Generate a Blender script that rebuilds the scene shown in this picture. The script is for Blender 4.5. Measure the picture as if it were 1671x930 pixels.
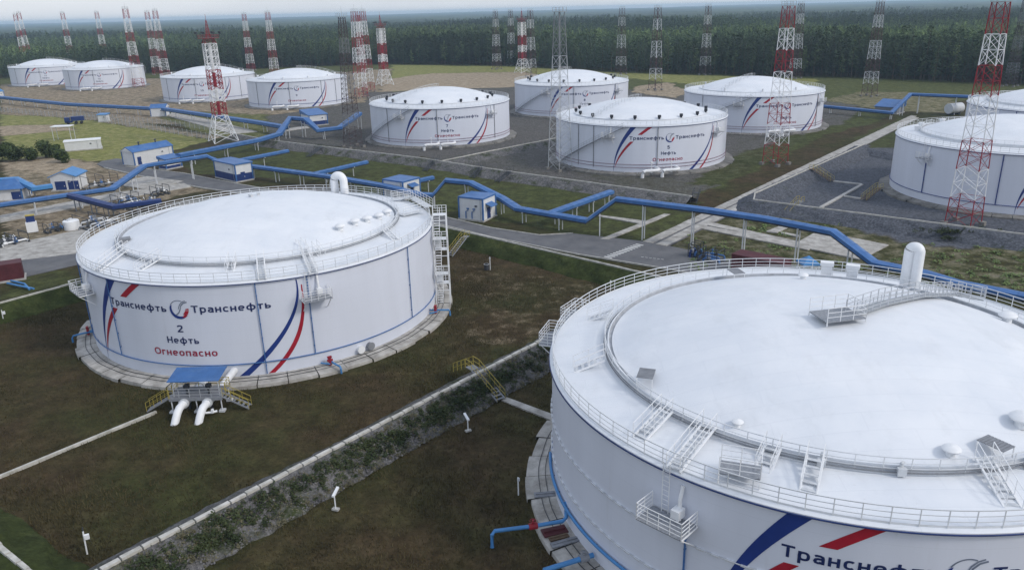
import bpy, bmesh, math, random
import numpy as np
from mathutils import Vector, Matrix
random.seed(7); rng = np.random.default_rng(7)
PI = math.pi
for o in list(bpy.data.objects): bpy.data.objects.remove(o)
scn = bpy.context.scene
COL = scn.collection

# ------------------------------------------------------------------ camera, world, sun, exposure
W, H = 1671, 930
F, PITCH, ROLL, CH = 1268.5, 0.3398, 0.0264, 39.2
cp, sp = math.cos(PITCH), math.sin(PITCH); cr, sr = math.cos(ROLL), math.sin(ROLL)
FW = Vector((0, cp, -sp)); R0 = Vector((1, 0, 0)); D0 = Vector((0, -sp, -cp))
RT = R0*cr + D0*sr; DN = -R0*sr + D0*cr
cam = bpy.data.cameras.new('camera'); co = bpy.data.objects.new('camera', cam); COL.objects.link(co)
m = Matrix((RT, -DN, -FW)).transposed().to_4x4(); m.translation = Vector((0, 0, CH)); co.matrix_world = m
cam.sensor_width = 36; cam.lens = F/W*36; cam.clip_start = .5; cam.clip_end = 40000
scn.camera = co
SUN_AZ, SUN_EL = math.radians(-26), math.radians(38)
wd = bpy.data.worlds.new('World'); scn.world = wd; wd.use_nodes = True
nt = wd.node_tree; nt.nodes.clear()
N = nt.nodes.new; L = nt.links.new
out = N('ShaderNodeOutputWorld'); bg = N('ShaderNodeBackground'); sky = N('ShaderNodeTexSky')
sky.sky_type = 'NISHITA'; sky.sun_disc = False; sky.sun_elevation = SUN_EL; sky.sun_rotation = PI/2 - SUN_AZ
sky.altitude = 50; sky.air_density = 1.0; sky.dust_density = 3.0; sky.ozone_density = 1.0
tc = N('ShaderNodeTexCoord'); mp = N('ShaderNodeMapping'); mp.inputs['Scale'].default_value = (1, 1, 5)
nz = N('ShaderNodeTexNoise'); nz.inputs['Scale'].default_value = 2.2; nz.inputs['Detail'].default_value = 6
rp = N('ShaderNodeValToRGB'); rp.color_ramp.elements[0].position = .3; rp.color_ramp.elements[1].position = .72
rp.color_ramp.elements[0].color = (.86, .88, .92, 1); rp.color_ramp.elements[1].color = (1.1, 1.1, 1.1, 1)
mx = N('ShaderNodeMix'); mx.data_type = 'RGBA'; mx.inputs['Factor'].default_value = .75
sz_ = N('ShaderNodeSeparateXYZ'); hr = N('ShaderNodeValToRGB'); hr.color_ramp.elements[0].position = .03; hr.color_ramp.elements[1].position = .4   # overcast: white towards the horizon, bluer overhead
hr.color_ramp.elements[0].color = (8.0, 8.2, 8.5, 1); hr.color_ramp.elements[1].color = (5.9, 6.5, 7.6, 1)
my = N('ShaderNodeMix'); my.data_type = 'RGBA'; my.blend_type = 'MULTIPLY'; my.inputs['Factor'].default_value = 1
L(tc.outputs['Generated'], mp.inputs[0]); L(mp.outputs[0], nz.inputs['Vector']); L(nz.outputs['Fac'], rp.inputs[0])
L(tc.outputs['Generated'], sz_.inputs[0]); L(sz_.outputs['Z'], hr.inputs[0]); L(hr.outputs[0], my.inputs['A']); L(rp.outputs[0], my.inputs['B']); L(sky.outputs[0], mx.inputs['A']); L(my.outputs['Result'], mx.inputs['B']); L(mx.outputs['Result'], bg.inputs['Color'])
bg.inputs['Strength'].default_value = .13
L(bg.outputs[0], out.inputs[0])
sl = bpy.data.lights.new('sun', 'SUN'); sl.energy = 1.5; sl.angle = math.radians(11); sl.color = (1, .95, .88)
so = bpy.data.objects.new('sun', sl); COL.objects.link(so)
sd = Vector((math.cos(SUN_AZ)*math.cos(SUN_EL), math.sin(SUN_AZ)*math.cos(SUN_EL), math.sin(SUN_EL)))
so.rotation_euler = sd.to_track_quat('Z', 'Y').to_euler(); so.location = (0, 0, 200)
vs = scn.view_settings; vs.view_transform = 'Standard'; vs.look = 'None'; vs.gamma = 1; vs.exposure = 0.0; vs.use_curve_mapping = False
scn.render.engine = 'CYCLES'; scn.cycles.max_bounces = 5; scn.cycles.volume_bounces = 1
scn.cycles.use_adaptive_sampling = True; scn.cycles.use_denoising = True

# ------------------------------------------------------------------ helpers
def at(u, v, z=0.0):
    r = FW + RT*((u-W/2)/F) + DN*((v-H/2)/F); t = (z-CH)/r.z
    return Vector((r.x*t, r.y*t, z))
E1 = Vector((.79, -.613, 0)); E2 = Vector((.613, .79, 0))     # the two directions the site is laid out on
class MB:
    def __init__(s): s.v = []; s.f = []; s.m = []
    def add(s, v, f, mi=0):
        b = len(s.v); s.v += [tuple(p) for p in v]; s.f += [tuple(i+b for i in q) for q in f]; s.m += [mi]*len(f)
    def box(s, c, sz, rz=0, mi=0, M=None):
        x, y, z = sz[0]/2, sz[1]/2, sz[2]/2; M = M or Matrix.Rotation(rz, 3, 'Z'); c = Vector(c)
        s.add([c + M@Vector((a*x, b*y, d*z)) for d in (-1, 1) for b in (-1, 1) for a in (-1, 1)],
              [(0,2,3,1),(4,5,7,6),(0,1,5,4),(2,6,7,3),(0,4,6,2),(1,3,7,5)], mi)
    def obox(s, o, ax, ay, az, mi=0):        # box from a corner and three edge vectors
        o, ax, ay, az = Vector(o), Vector(ax), Vector(ay), Vector(az)
        s.add([o, o+ax, o+ax+ay, o+ay, o+az, o+ax+az, o+ax+ay+az, o+ay+az], [(0,3,2,1),(4,5,6,7),(0,1,5,4),(1,2,6,5),(2,3,7,6),(3,0,4,7)], mi)
    def tube(s, pts, r, n=6, closed=False, mi=0, r2=None):
        P = [Vector(p) for p in pts]; k = len(P); vs_ = []; fs = []
        for i, p in enumerate(P):
            a = P[(i-1) % k] if (closed or i > 0) else p; b = P[(i+1) % k] if (closed or i < k-1) else p
            t = (b-a).normalized(); up = Vector((0, 0, 1)) if abs(t.z) < .95 else Vector((1, 0, 0))
            x = t.cross(up).normalized(); y = x.cross(t)
            rr = r if r2 is None else r + (r2-r)*i/(k-1)
            for j in range(n):
                an = 2*PI*j/n + PI/n; vs_.append(p + x*rr*math.cos(an) + y*rr*math.sin(an))
        for i in range(k if closed else k-1):
            for j in range(n):
                a, b = i*n, ((i+1) % k)*n; fs.append((a+j, a+(j+1) % n, b+(j+1) % n, b+j))
        if not closed: fs += [tuple(range(n))[::-1], tuple(range((k-1)*n, k*n))]
        s.add(vs_, fs, mi)
    def lathe(s, prof, n=32, a0=0, a1=2*PI, c=(0, 0), mi=0):
        full = abs(a1-a0) > 6.28; k = n if full else n+1; vs_ = []; fs = []
        for i in range(k):
            a = a0 + (a1-a0)*i/n
            for r, z in prof: vs_.append((c[0]+r*math.cos(a), c[1]+r*math.sin(a), z))
        q = len(prof)
        for i in range(n):
            for j in range(q-1):
                a, b = i*q, ((i+1) % k)*q; fs.append((a+j, b+j, b+j+1, a+j+1))
        s.add(vs_, fs, mi)
    def prism(s, poly, h, mi=0):             # poly: 3D points of the bottom
        n = len(poly); P = [Vector(p) for p in poly]
        if sum(P[i].x*P[(i+1) % n].y - P[(i+1) % n].x*P[i].y for i in range(n)) < 0: P.reverse()
        up = Vector((0, 0, h)); s.add(P + [p+up for p in P], [tuple(range(n))[::-1], tuple(range(n, 2*n))] + [(i, (i+1) % n, n+(i+1) % n, n+i) for i in range(n)], mi)
    def mesh(s, name, mats, smooth=False):
        me = bpy.data.meshes.new(name); me.from_pydata(s.v, [], s.f)
        for x in (mats if isinstance(mats, (list, tuple)) else [mats]): me.materials.append(x)
        if any(s.m): me.polygons.foreach_set('material_index', s.m)
        if smooth: me.shade_smooth() if smooth is True else me.set_sharp_from_angle(angle=smooth)
        me.update(); return me
    def build(s, name, mats, parent=None, smooth=False):
        return link(name, s.mesh(name, mats, smooth), parent)
def link(name, me, parent=None):
    o = bpy.data.objects.new(name, me); COL.objects.link(o)
    if parent: o.parent = parent
    return o
def tag(o, label=None, cat=None, group=None, kind=None):
    if label: o['label'] = label
    if cat: o['category'] = cat
    if group: o['group'] = group
    if kind: o['kind'] = kind
    return o
def thing(name, label, cat, loc=(0, 0, 0), rz=0, group=None):
    o = bpy.data.objects.new(name, None); COL.objects.link(o); o.location = loc; o.rotation_euler = (0, 0, rz); o.empty_display_size = .5
    return tag(o, label, cat, group)
def dup(o, parent=None):
    c = o.copy(); COL.objects.link(c); c.parent = parent
    for ch in o.children: dup(ch, c)
    return c

# ------------------------------------------------------------------ materials
def mat(name, col, rough=.6, var=.12, scale=1.0, col2=None, bump=0, detail=5, stretch=(1, 1, 1), metal=0, lo=.35, hi=.65):
    m = bpy.data.materials.new(name); m.use_nodes = True; t = m.node_tree; n = t.nodes.new; l = t.links.new
    b = t.nodes['Principled BSDF']; b.inputs['Roughness'].default_value = rough; b.inputs['Metallic'].default_value = metal
    b.inputs['Specular IOR Level'].default_value = .3
    tc = n('ShaderNodeTexCoord'); mp = n('ShaderNodeMapping'); mp.inputs['Scale'].default_value = stretch
    z = n('ShaderNodeTexNoise'); z.inputs['Scale'].default_value = scale; z.inputs['Detail'].default_value = detail; z.inputs['Roughness'].default_value = .65
    l(tc.outputs['Object'], mp.inputs[0]); l(mp.outputs[0], z.inputs['Vector'])
    r = n('ShaderNodeValToRGB'); r.color_ramp.elements[0].position = lo; r.color_ramp.elements[1].position = hi
    c2 = col2 or tuple(min(1, c*(1+var)) for c in col); c1 = col if col2 else tuple(c*(1-var) for c in col)
    r.color_ramp.elements[0].color = (*c1, 1); r.color_ramp.elements[1].color = (*c2, 1)
    l(z.outputs['Fac'], r.inputs[0]); l(r.outputs[0], b.inputs['Base Color'])
    if bump:
        bp = n('ShaderNodeBump'); bp.inputs['Strength'].default_value = bump; bp.inputs['Distance'].default_value = .05
        l(z.outputs['Fac'], bp.inputs['Height']); l(bp.outputs[0], b.inputs['Normal'])
    m['ramp'] = r.name; m['noise'] = z.name
    return m
M = {}
M['wall'] = mat('tank_wall_paint', (.665, .695, .775), .42, .03, .35, stretch=(1, 1, .12), detail=6)
M['wall_far'] = M['wall']
M['roof'] = mat('tank_roof_paint', (.66, .695, .74), .5, .04, .13, col2=(.765, .785, .81), detail=10, lo=.3, hi=.62)
M['white'] = mat('white_steel', (.78, .79, .80), .45, .05, .8)
M['pale'] = mat('pale_grey_steel', (.58, .60, .62), .5, .08, 1)
M['grey'] = mat('grey_steel', (.22, .23, .25), .6, .15, 1.5)
M['dark'] = mat('dark_steel', (.05, .055, .065), .6, .2, 2)
M['grate'] = mat('steel_grating', (.26, .275, .30), .7, .2, 6)
M['blue'] = mat('blue_paint', (.05, .14, .345), .42, .12, .6)
M['bluedk'] = mat('deep_blue_paint', (.018, .04, .15), .42, .12, .6)
M['bluelt'] = mat('light_blue_paint', (.065, .22, .47), .4, .12, .6)
M['letter'] = mat('navy_lettering', (.013, .025, .10), .45, .1, 1)
M['stripe'] = mat('navy_stripe', (.016, .04, .20), .45, .1, .6)
M['redst'] = mat('red_stripe', (.36, .013, .03), .45, .12, .6)
M['redlt'] = mat('red_lettering', (.30, .02, .05), .45, .1, 1)
M['black'] = mat('black_paint', (.02, .022, .03), .5, .15, 1)
M['red'] = mat('red_steel', (.27, .018, .03), .5, .15, .8)
M['wht'] = mat('mast_white', (.74, .75, .76), .5, .08, .8)
M['galv'] = mat('galvanised_steel', (.36, .38, .40), .5, .12, .8)
M['yellow'] = mat('yellow_rail', (.40, .32, .07), .5, .12, 1)
M['conc'] = mat('concrete', (.36, .35, .33), .85, .1, .9, col2=(.50, .49, .465), bump=.3, detail=8)
M['concold'] = mat('old_concrete', (.29, .275, .25), .9, .1, .6, col2=(.52, .50, .465), bump=.4, detail=9)
M['condull'] = mat('dull_concrete', (.13, .125, .115), .9, .1, .5, col2=(.27, .26, .24), detail=9)  # darker concrete for the aprons farther off and the mast footings
M['kerb'] = mat('kerb_concrete', (.36, .35, .31), .85, .1, 1.1, col2=(.58, .56, .52), detail=6)
M['asph'] = mat('asphalt', (.108, .110, .118), .85, .1, .25, col2=(.158, .158, .162), bump=.2, detail=9)
M['paint'] = mat('road_paint', (.62, .62, .60), .7, .12, 1.2)
M['rust'] = mat('brown_red_sheet', (.085, .02, .025), .6, .2, .7)
M['wood'] = mat('weathered_planks', (.13, .09, .06), .8, .25, 1.5)
M['bldg'] = mat('white_cladding', (.66, .67, .68), .55, .05, .6)
M['rail'] = mat('railing_steel', (.66, .68, .70), .45, .06, .8)
M['trunk'] = mat('bark', (.10, .075, .05), .9, .25, 2)
def leafmat(name, c1, c2):
    m = mat(name, c1, .75, .2, .45, col2=c2, detail=4); m.node_tree.nodes['Principled BSDF'].inputs['Specular IOR Level'].default_value = .15
    t = m.node_tree; oi = t.nodes.new('ShaderNodeObjectInfo'); hs = t.nodes.new('ShaderNodeHueSaturation')
    mr = t.nodes.new('ShaderNodeMapRange'); mr.inputs['To Min'].default_value = .78; mr.inputs['To Max'].default_value = 1.3
    an = t.nodes.new('ShaderNodeAttribute'); an.attribute_type = 'INSTANCER'; an.attribute_name = 'tone'; ad = t.nodes.new('ShaderNodeMath'); ad.operation = 'ADD'; ad.inputs[1].default_value = 1; ml = t.nodes.new('ShaderNodeMath'); ml.operation = 'MULTIPLY'
    t.links.new(an.outputs['Fac'], ad.inputs[0]); t.links.new(oi.outputs['Random'], mr.inputs['Value']); t.links.new(mr.outputs[0], ml.inputs[0]); t.links.new(ad.outputs[0], ml.inputs[1]); t.links.new(ml.outputs[0], hs.inputs['Value'])
    r = t.nodes[m['ramp']]; t.links.new(r.outputs[0], hs.inputs['Color']); t.links.new(hs.outputs[0], t.nodes['Principled BSDF'].inputs['Base Color'])
    return m
M['spruce'] = leafmat('spruce_needles', (.028, .050, .028), (.060, .096, .047))
M['pine'] = leafmat('pine_needles', (.046, .075, .036), (.098, .135, .058))
M['birch'] = leafmat('birch_leaves', (.08, .12, .045), (.165, .215, .076))
M['weed'] = leafmat('weed_leaves', (.018, .028, .012), (.05, .062, .026))
M['straw'] = leafmat('dry_stalks', (.085, .08, .045), (.17, .155, .095))
M['bush'] = leafmat('bush_leaves', (.045, .066, .022), (.10, .135, .042))
def weave(m, h=1.49):   # tank shell: thin plate-course seams and faint run-down streaks
    t = m.node_tree; n = t.nodes.new; l = t.links.new; b = t.nodes['Principled BSDF']
    tc = n('ShaderNodeTexCoord'); sx = n('ShaderNodeSeparateXYZ'); l(tc.outputs['Object'], sx.inputs[0])
    d = n('ShaderNodeMath'); d.operation = 'DIVIDE'; d.inputs[1].default_value = h; l(sx.outputs['Z'], d.inputs[0])
    fr = n('ShaderNodeMath'); fr.operation = 'FRACT'; l(d.outputs[0], fr.inputs[0])
    lt = n('ShaderNodeMath'); lt.operation = 'LESS_THAN'; lt.inputs[1].default_value = .022; l(fr.outputs[0], lt.inputs[0])
    ml = n('ShaderNodeMath'); ml.operation = 'MULTIPLY'; ml.inputs[1].default_value = .09; l(lt.outputs[0], ml.inputs[0])
    mx = n('ShaderNodeMix'); mx.data_type = 'RGBA'; r = t.nodes[m['ramp']]
    l(ml.outputs[0], mx.inputs['Factor']); l(r.outputs[0], mx.inputs['A']); mx.inputs['B'].default_value = (.30, .31, .33, 1); l(mx.outputs['Result'], b.inputs['Base Color'])
weave(M['wall'])
def plates(m):          # roof: welded plate pattern, faint
    t = m.node_tree; n = t.nodes.new; l = t.links.new; b = t.nodes['Principled BSDF']
    tc = n('ShaderNodeTexCoord'); br = n('ShaderNodeTexBrick'); br.inputs['Scale'].default_value = 1
    br.inputs['Brick Width'].default_value = 5.8; br.inputs['Row Height'].default_value = 1.5; br.inputs['Mortar Size'].default_value = .035; br.inputs['Mortar Smooth'].default_value = 1
    br.inputs['Color1'].default_value = (1, 1, 1, 1); br.inputs['Color2'].default_value = (.975, .975, .98, 1); br.inputs['Mortar'].default_value = (.88, .885, .90, 1)
    l(tc.outputs['Object'], br.inputs['Vector'])
    mx = n('ShaderNodeMix'); mx.data_type = 'RGBA'; mx.blend_type = 'MULTIPLY'; mx.inputs['Factor'].default_value = .8
    r = t.nodes[m['ramp']]; l(r.outputs[0], mx.inputs['A']); l(br.outputs['Color'], mx.inputs['B']); l(mx.outputs['Result'], b.inputs['Base Color'])
plates(M['roof'])
def stains(m, scale, lo, hi, col, amt, stretch=(1, 1, 1)):     # dirt patches of their own shape over the paint
    t = m.node_tree; n = t.nodes.new; l = t.links.new; b = t.nodes['Principled BSDF']; src = b.inputs['Base Color'].links[0].from_socket
    tc = n('ShaderNodeTexCoord'); mp = n('ShaderNodeMapping'); mp.inputs['Scale'].default_value = stretch; z = n('ShaderNodeTexNoise'); z.inputs['Scale'].default_value = scale; z.inputs['Detail'].default_value = 10; z.inputs['Roughness'].default_value = .72
    l(tc.outputs['Object'], mp.inputs[0]); l(mp.outputs[0], z.inputs['Vector']); r = n('ShaderNodeMapRange'); r.inputs['From Min'].default_value = lo; r.inputs['From Max'].default_value = hi; r.inputs['To Max'].default_value = amt; l(z.outputs['Fac'], r.inputs['Value'])
    mx = n('ShaderNodeMix'); mx.data_type = 'RGBA'; l(r.outputs[0], mx.inputs['Factor']); l(src, mx.inputs['A']); mx.inputs['B'].default_value = (*col, 1); l(mx.outputs['Result'], b.inputs['Base Color'])
stains(M['roof'], .4, .52, .74, (.46, .48, .50), .3, (1, .5, 1)); stains(M['roof'], 2.2, .63, .76, (.36, .34, .31), .3)
stains(M['wall'], .9, .60, .78, (.46, .46, .46), .3, (1, 1, .1))
stains(M['blue'], .7, .5, .75, (.155, .245, .40), .6); stains(M['conc'], .8, .5, .7, (.22, .21, .19), .5); stains(M['concold'], .5, .48, .68, (.17, .155, .13), .6); stains(M['asph'], .35, .5, .7, (.085, .085, .088), .6); stains(M['bldg'], .9, .55, .75, (.42, .41, .38), .5)
def corrug(m, s=14):    # ribbed sheet: bump only
    t = m.node_tree; n = t.nodes.new; l = t.links.new
    tc = n('ShaderNodeTexCoord'); wv = n('ShaderNodeTexWave'); wv.inputs['Scale'].default_value = s/6.28; wv.bands_direction = 'X'
    bp = n('ShaderNodeBump'); bp.inputs['Strength'].default_value = .5; bp.inputs['Distance'].default_value = .04
    l(tc.outputs['Object'], wv.inputs['Vector']); l(wv.outputs['Fac'], bp.inputs['Height']); l(bp.outputs[0], t.nodes['Principled BSDF'].inputs['Normal'])
corrug(M['bldg'])

# ------------------------------------------------------------------ ground
def poly(*pts): return [at(u, v).to_2d() for u, v in pts]
def inside(P, X, Y):
    r = np.zeros(X.shape, bool); n = len(P)
    for i in range(n):
        (x0, y0), (x1, y1) = P[i], P[(i+1) % n]
        c = ((y0 > Y) != (y1 > Y)); r ^= c & (X < (x1-x0)*(Y-y0)/((y1-y0) or 1e-9) + x0)
    return r
def wob(X, Y, s, k=0):
    return (np.sin(X/s+1.3*k)+np.sin(Y/s*1.1+2.1*k)+np.sin((X+Y)/s*1.7+k)+.6*np.sin((X-1.3*Y)/s*3.1+k*3))/3.6
def axis(a, b, st, lo, hi, g=1.28):
    c = list(np.arange(a, b+.01, st)); d = st; x = b
    while x < hi: d *= g; x = min(hi, x+d); c.append(x)
    d = st; x = a
    while x > lo: d *= g; x = max(lo, x-d); c.insert(0, x)
    return np.array(c)
gx = axis(-330, 270, 1.5, -11500, 11500); gy = axis(10, 640, 1.5, -250, 11800)
X, Y = np.meshgrid(gx, gy); 
Xw = X + 2.2*wob(X, Y, 7) + .9*wob(X, Y, 2.3, 2); Yw = Y + 2.2*wob(X, Y, 6, 1) + .9*wob(X, Y, 2.1, 3)
zone = np.zeros(X.shape+(4,), np.float32)
def paint(P, r=0, g=0, b=0, a=0, wobble=True):
    k = inside(P, Xw if wobble else X, Yw if wobble else Y); zone[k] = (r, g, b, a)
zone[Y > 330] = (0, .0, .75, 0)
paint(poly((0,138),(150,128),(420,128),(640,112),(640,165),(560,205),(0,200)), .15, .62, .2, 0)
paint(poly((250,180),(430,186),(560,205),(440,226),(345,222),(270,196)), .0, .25, .8, 0)
paint(poly((0,178),(160,192),(345,228),(230,262),(120,262),(0,298)), 0, .2, .97, 0)
paint(poly((0,206),(95,203),(130,212),(90,214),(0,222)), .0, .8, .2, 0)
paint(poly((0,176),(120,184),(350,222),(350,228),(160,196),(0,186)), .2, .6, .2, 0)
paint(poly((0,268),(150,262),(230,268),(345,310),(250,330),(130,400),(0,470)), .15, .55, .08, 0)
paint(poly((60,255),(130,262),(170,272),(90,285),(0,275),(0,262)), .1, .8, .2, 0)
paint(poly((225,255),(440,228),(840,285),(1140,328),(1085,402),(960,388),(720,348),(540,295),(330,285)), 0, .02, 0.67, 0)
paint(poly((430,190),(640,160),(620,145),(850,140),(1340,158),(1420,178),(1330,228),(1130,322),(820,281),(684,258),(440,227)), .70, 0, 0.55, 0)
paint(poly((590,245),(600,150),(1000,150),(1330,160),(1350,215),(1200,225),(1190,290),(900,290),(840,245),(700,256)), .82, 0, .2, 0)
paint(poly((880,262),(1000,300),(1125,318),(1140,300),(1050,285)), .6, 0, 0.55, 0)
paint(poly((1190,300),(1330,225),(1300,215),(1180,262),(1120,300)), .25, 0, 0.63, 0)
paint(poly((1130,322),(1190,300),(1330,228),(1470,185),(1420,178),(1330,215),(1200,290)), .1, 0, 0.70, 0)
paint(poly((640,106),(840,109),(1010,119),(1251,127),(1400,131),(1671,142),(1671,155),(1430,172),(1340,158),(1030,128),(830,140),(640,150)), 0, 0, 1, 0)
paint(poly((1330,128),(1400,129),(1700,141),(1700,158),(1430,172),(1345,160)), .05, .05, 0.75, 0)
paint(poly((640,128),(700,120),(860,117),(900,130),(840,142),(620,150)), .05, .85, 0.55, 0)
paint(poly((1040,140),(1090,134),(1125,150),(1100,160),(1030,150)), .1, .75, 0.55, 0)
paint(poly((1340,163),(1400,150),(1480,150),(1560,160),(1560,185),(1450,180)), .2, .4, 0.75, 0)
paint(poly((1205,330),(1400,234),(1470,215),(1700,230),(1700,402),(1480,397),(1330,352)), .88, 0, .1, 1)
paint(poly((1390,226),(1470,190),(1500,200),(1460,240),(1430,243)), .1, 0, 0.65, 0)
paint(poly((1095,385),(1150,358),(1215,347),(1330,352),(1480,397),(1700,402),(1700,500),(1500,450),(1250,440),(1120,432)), .25, .3, 0.60, 0)
paint(poly((742,425),(985,470),(905,545),(780,570),(735,500)), 0, .24, 0, 0)
paint(poly((0,452),(45,450),(131,430),(131,455),(0,492)), .1, 0, 0.60, 0)
me = bpy.data.meshes.new('ground'); ny, nx = X.shape
relief = .10*wob(X, Y, 4.7, 5) + .05*wob(X, Y, 1.9, 7)
relief = np.where((Y > 640) | (abs(X) > 330), 0, relief) - .14
V3 = np.stack([X, Y, relief], -1).reshape(-1, 3)
ii = np.arange(nx*ny).reshape(ny, nx); Q = np.stack([ii[:-1,:-1], ii[:-1,1:], ii[1:,1:], ii[1:,:-1]], -1).reshape(-1, 4)
me.vertices.add(len(V3)); me.vertices.foreach_set('co', V3.ravel()); me.loops.add(Q.size); me.loops.foreach_set('vertex_index', Q.ravel())
me.polygons.add(len(Q)); me.polygons.foreach_set('loop_start', np.arange(0, Q.size, 4)); me.update(calc_edges=True); me.shade_smooth()
at_ = me.color_attributes.new('zone', 'FLOAT_COLOR', 'POINT'); at_.data.foreach_set('color', zone.reshape(-1))
def ground_mat(name, attr=True, base=None):
    m = bpy.data.materials.new(name); m.use_nodes = True; t = m.node_tree; n = t.nodes.new; l = t.links.new; b = t.nodes['Principled BSDF']
    b.inputs['Roughness'].default_value = .95; b.inputs['Specular IOR Level'].default_value = .1
    geo = n('ShaderNodeNewGeometry')
    def noise(s, d=6, r=.65, st=None):
        z = n('ShaderNodeTexNoise'); z.inputs['Scale'].default_value = s; z.inputs['Detail'].default_value = d; z.inputs['Roughness'].default_value = r
        l(geo.outputs['Position'], z.inputs['Vector']); return z.outputs['Fac']
    def ramp(f, *st):
        r = n('ShaderNodeValToRGB'); e = r.color_ramp.elements
        while len(e) < len(st): e.new(.5)
        for x, (p, c) in zip(e, st): x.position = p; x.color = (*c, 1)
        l(f, r.inputs[0]); return r.outputs[0]
    def mix(f, a, c, mode='MIX'):
        x = n('ShaderNodeMix'); x.data_type = 'RGBA'; x.blend_type = mode
        if isinstance(f, float): x.inputs['Factor'].default_value = f
        else: l(f, x.inputs['Factor'])
        l(a, x.inputs['A']); l(c, x.inputs['B']); return x.outputs['Result']
    big, mid, fine = noise(.045, 5), noise(.35, 8, .72), noise(2.6, 6, .75)
    brown = ramp(mid, (.28, (.036, .0255, .0140)), (.52, (.066, .048, .026)), (.75, (.108, .080, .045)))
    green = ramp(mid, (.3, (.026, .029, .0105)), (.7, (.066, .068, .025)))
    c = mix(ramp(big, (.42, (0, 0, 0)), (.6, (1, 1, 1))), brown, green)
    grav = ramp(fine, (.25, (.058, .056, .055)), (.5, (.108, .104, .100)), (.75, (.18, .172, .163)))
    gravb = ramp(fine, (.25, (0.0595, 0.0645, 0.0774)), (.5, (0.0978, 0.1049, 0.1247)), (.75, (0.1445, 0.1514, 0.1720)))
    dirt = ramp(mid, (.3, (.20, .155, .105)), (.7, (.46, .38, .28)))  # tan dirt, lightened to carry the sun on the farther ground
    lush = ramp(mid, (.28, (.10, .11, .036)), (.5, (.21, .215, .07)), (.72, (.36, .32, .14)))  # yellow-green meadow with its sunlight lifted into the colour
    dull = ramp(mid, (.3, (.035, .046, .016)), (.7, (.095, .108, .038)))
    if attr:
        A = n('ShaderNodeVertexColor'); A.layer_name = 'zone'; sp_ = n('ShaderNodeSeparateColor'); l(A.outputs['Color'], sp_.inputs[0])
        def th(ch, s=1.6):     # break each zone's edge with noise
            a = n('ShaderNodeMath'); a.operation = 'MULTIPLY_ADD'; a.inputs[1].default_value = 1.9; l(ch, a.inputs[0])
            x = n('ShaderNodeMath'); x.operation = 'MULTIPLY_ADD'; x.inputs[1].default_value = 2.2; x.inputs[2].default_value = -1.55; l(mid, x.inputs[0]); l(x.outputs[0], a.inputs[2])
            a.use_clamp = True; g_ = n('ShaderNodeMath'); g_.operation = 'MULTIPLY'; l(a.outputs[0], g_.inputs[0])
            q = n('ShaderNodeMath'); q.operation = 'MINIMUM'; q.inputs[1].default_value = 1; k = n('ShaderNodeMath'); k.operation = 'MULTIPLY'; k.inputs[1].default_value = 6; l(ch, k.inputs[0]); l(k.outputs[0], q.inputs[0]); l(q.outputs[0], g_.inputs[1])
            return g_.outputs[0]
        lg = n('ShaderNodeMapRange'); lg.inputs['From Min'].default_value = .72; lg.inputs['From Max'].default_value = .95; l(sp_.outputs['Blue'], lg.inputs['Value'])
        c = mix(th(sp_.outputs['Blue']), c, mix(lg.outputs[0], dull, lush))
        c = mix(th(sp_.outputs['Green']), c, dirt)
        c = mix(th(sp_.outputs['Red']), c, mix(A.outputs['Alpha'], grav, gravb))
    else:
        grav = ramp(fine, (.25, (.07, .069, .071)), (.5, (.135, .132, .134)), (.75, (.21, .206, .205)))
        g = {'gravel': grav, 'blue': gravb}[base] if base != 'grass' else dull
        amt = {'gravel': (.5, .66), 'blue': (.6, .72), 'grass': (.35, .5)}[base]
        pick = ramp(noise(.28, 7, .7), (amt[0], (0, 0, 0)), (amt[1], (1, 1, 1)))
        c = mix(pick, g, ramp(mid, (.3, (.022, .03, .01)), (.7, (.055, .07, .022))))
    sh = ramp(fine, (.3, (.62, .62, .60)), (.7, (1.32, 1.32, 1.34)))
    c = mix(.9, c, sh, 'MULTIPLY')
    sh2 = ramp(noise(.9, 10, .8), (.32, (.55, .56, .55)), (.68, (1.42, 1.4, 1.36)))
    c = mix(.85, c, sh2, 'MULTIPLY'); l(c, b.inputs['Base Color'])
    bp = n('ShaderNodeBump'); bp.inputs['Strength'].default_value = .6; bp.inputs['Distance'].default_value = .25; l(fine, bp.inputs['Height']); l(bp.outputs[0], b.inputs['Normal'])
    return m
me.materials.append(ground_mat('ground_soil')); tag(link('ground', me), kind='structure')
M['slope_gravel'] = ground_mat('bund_gravel', False, 'gravel'); M['slope_blue'] = ground_mat('bund_gravel_grey', False, 'blue'); M['slope_grass'] = ground_mat('bund_grass', False, 'grass')

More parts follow.
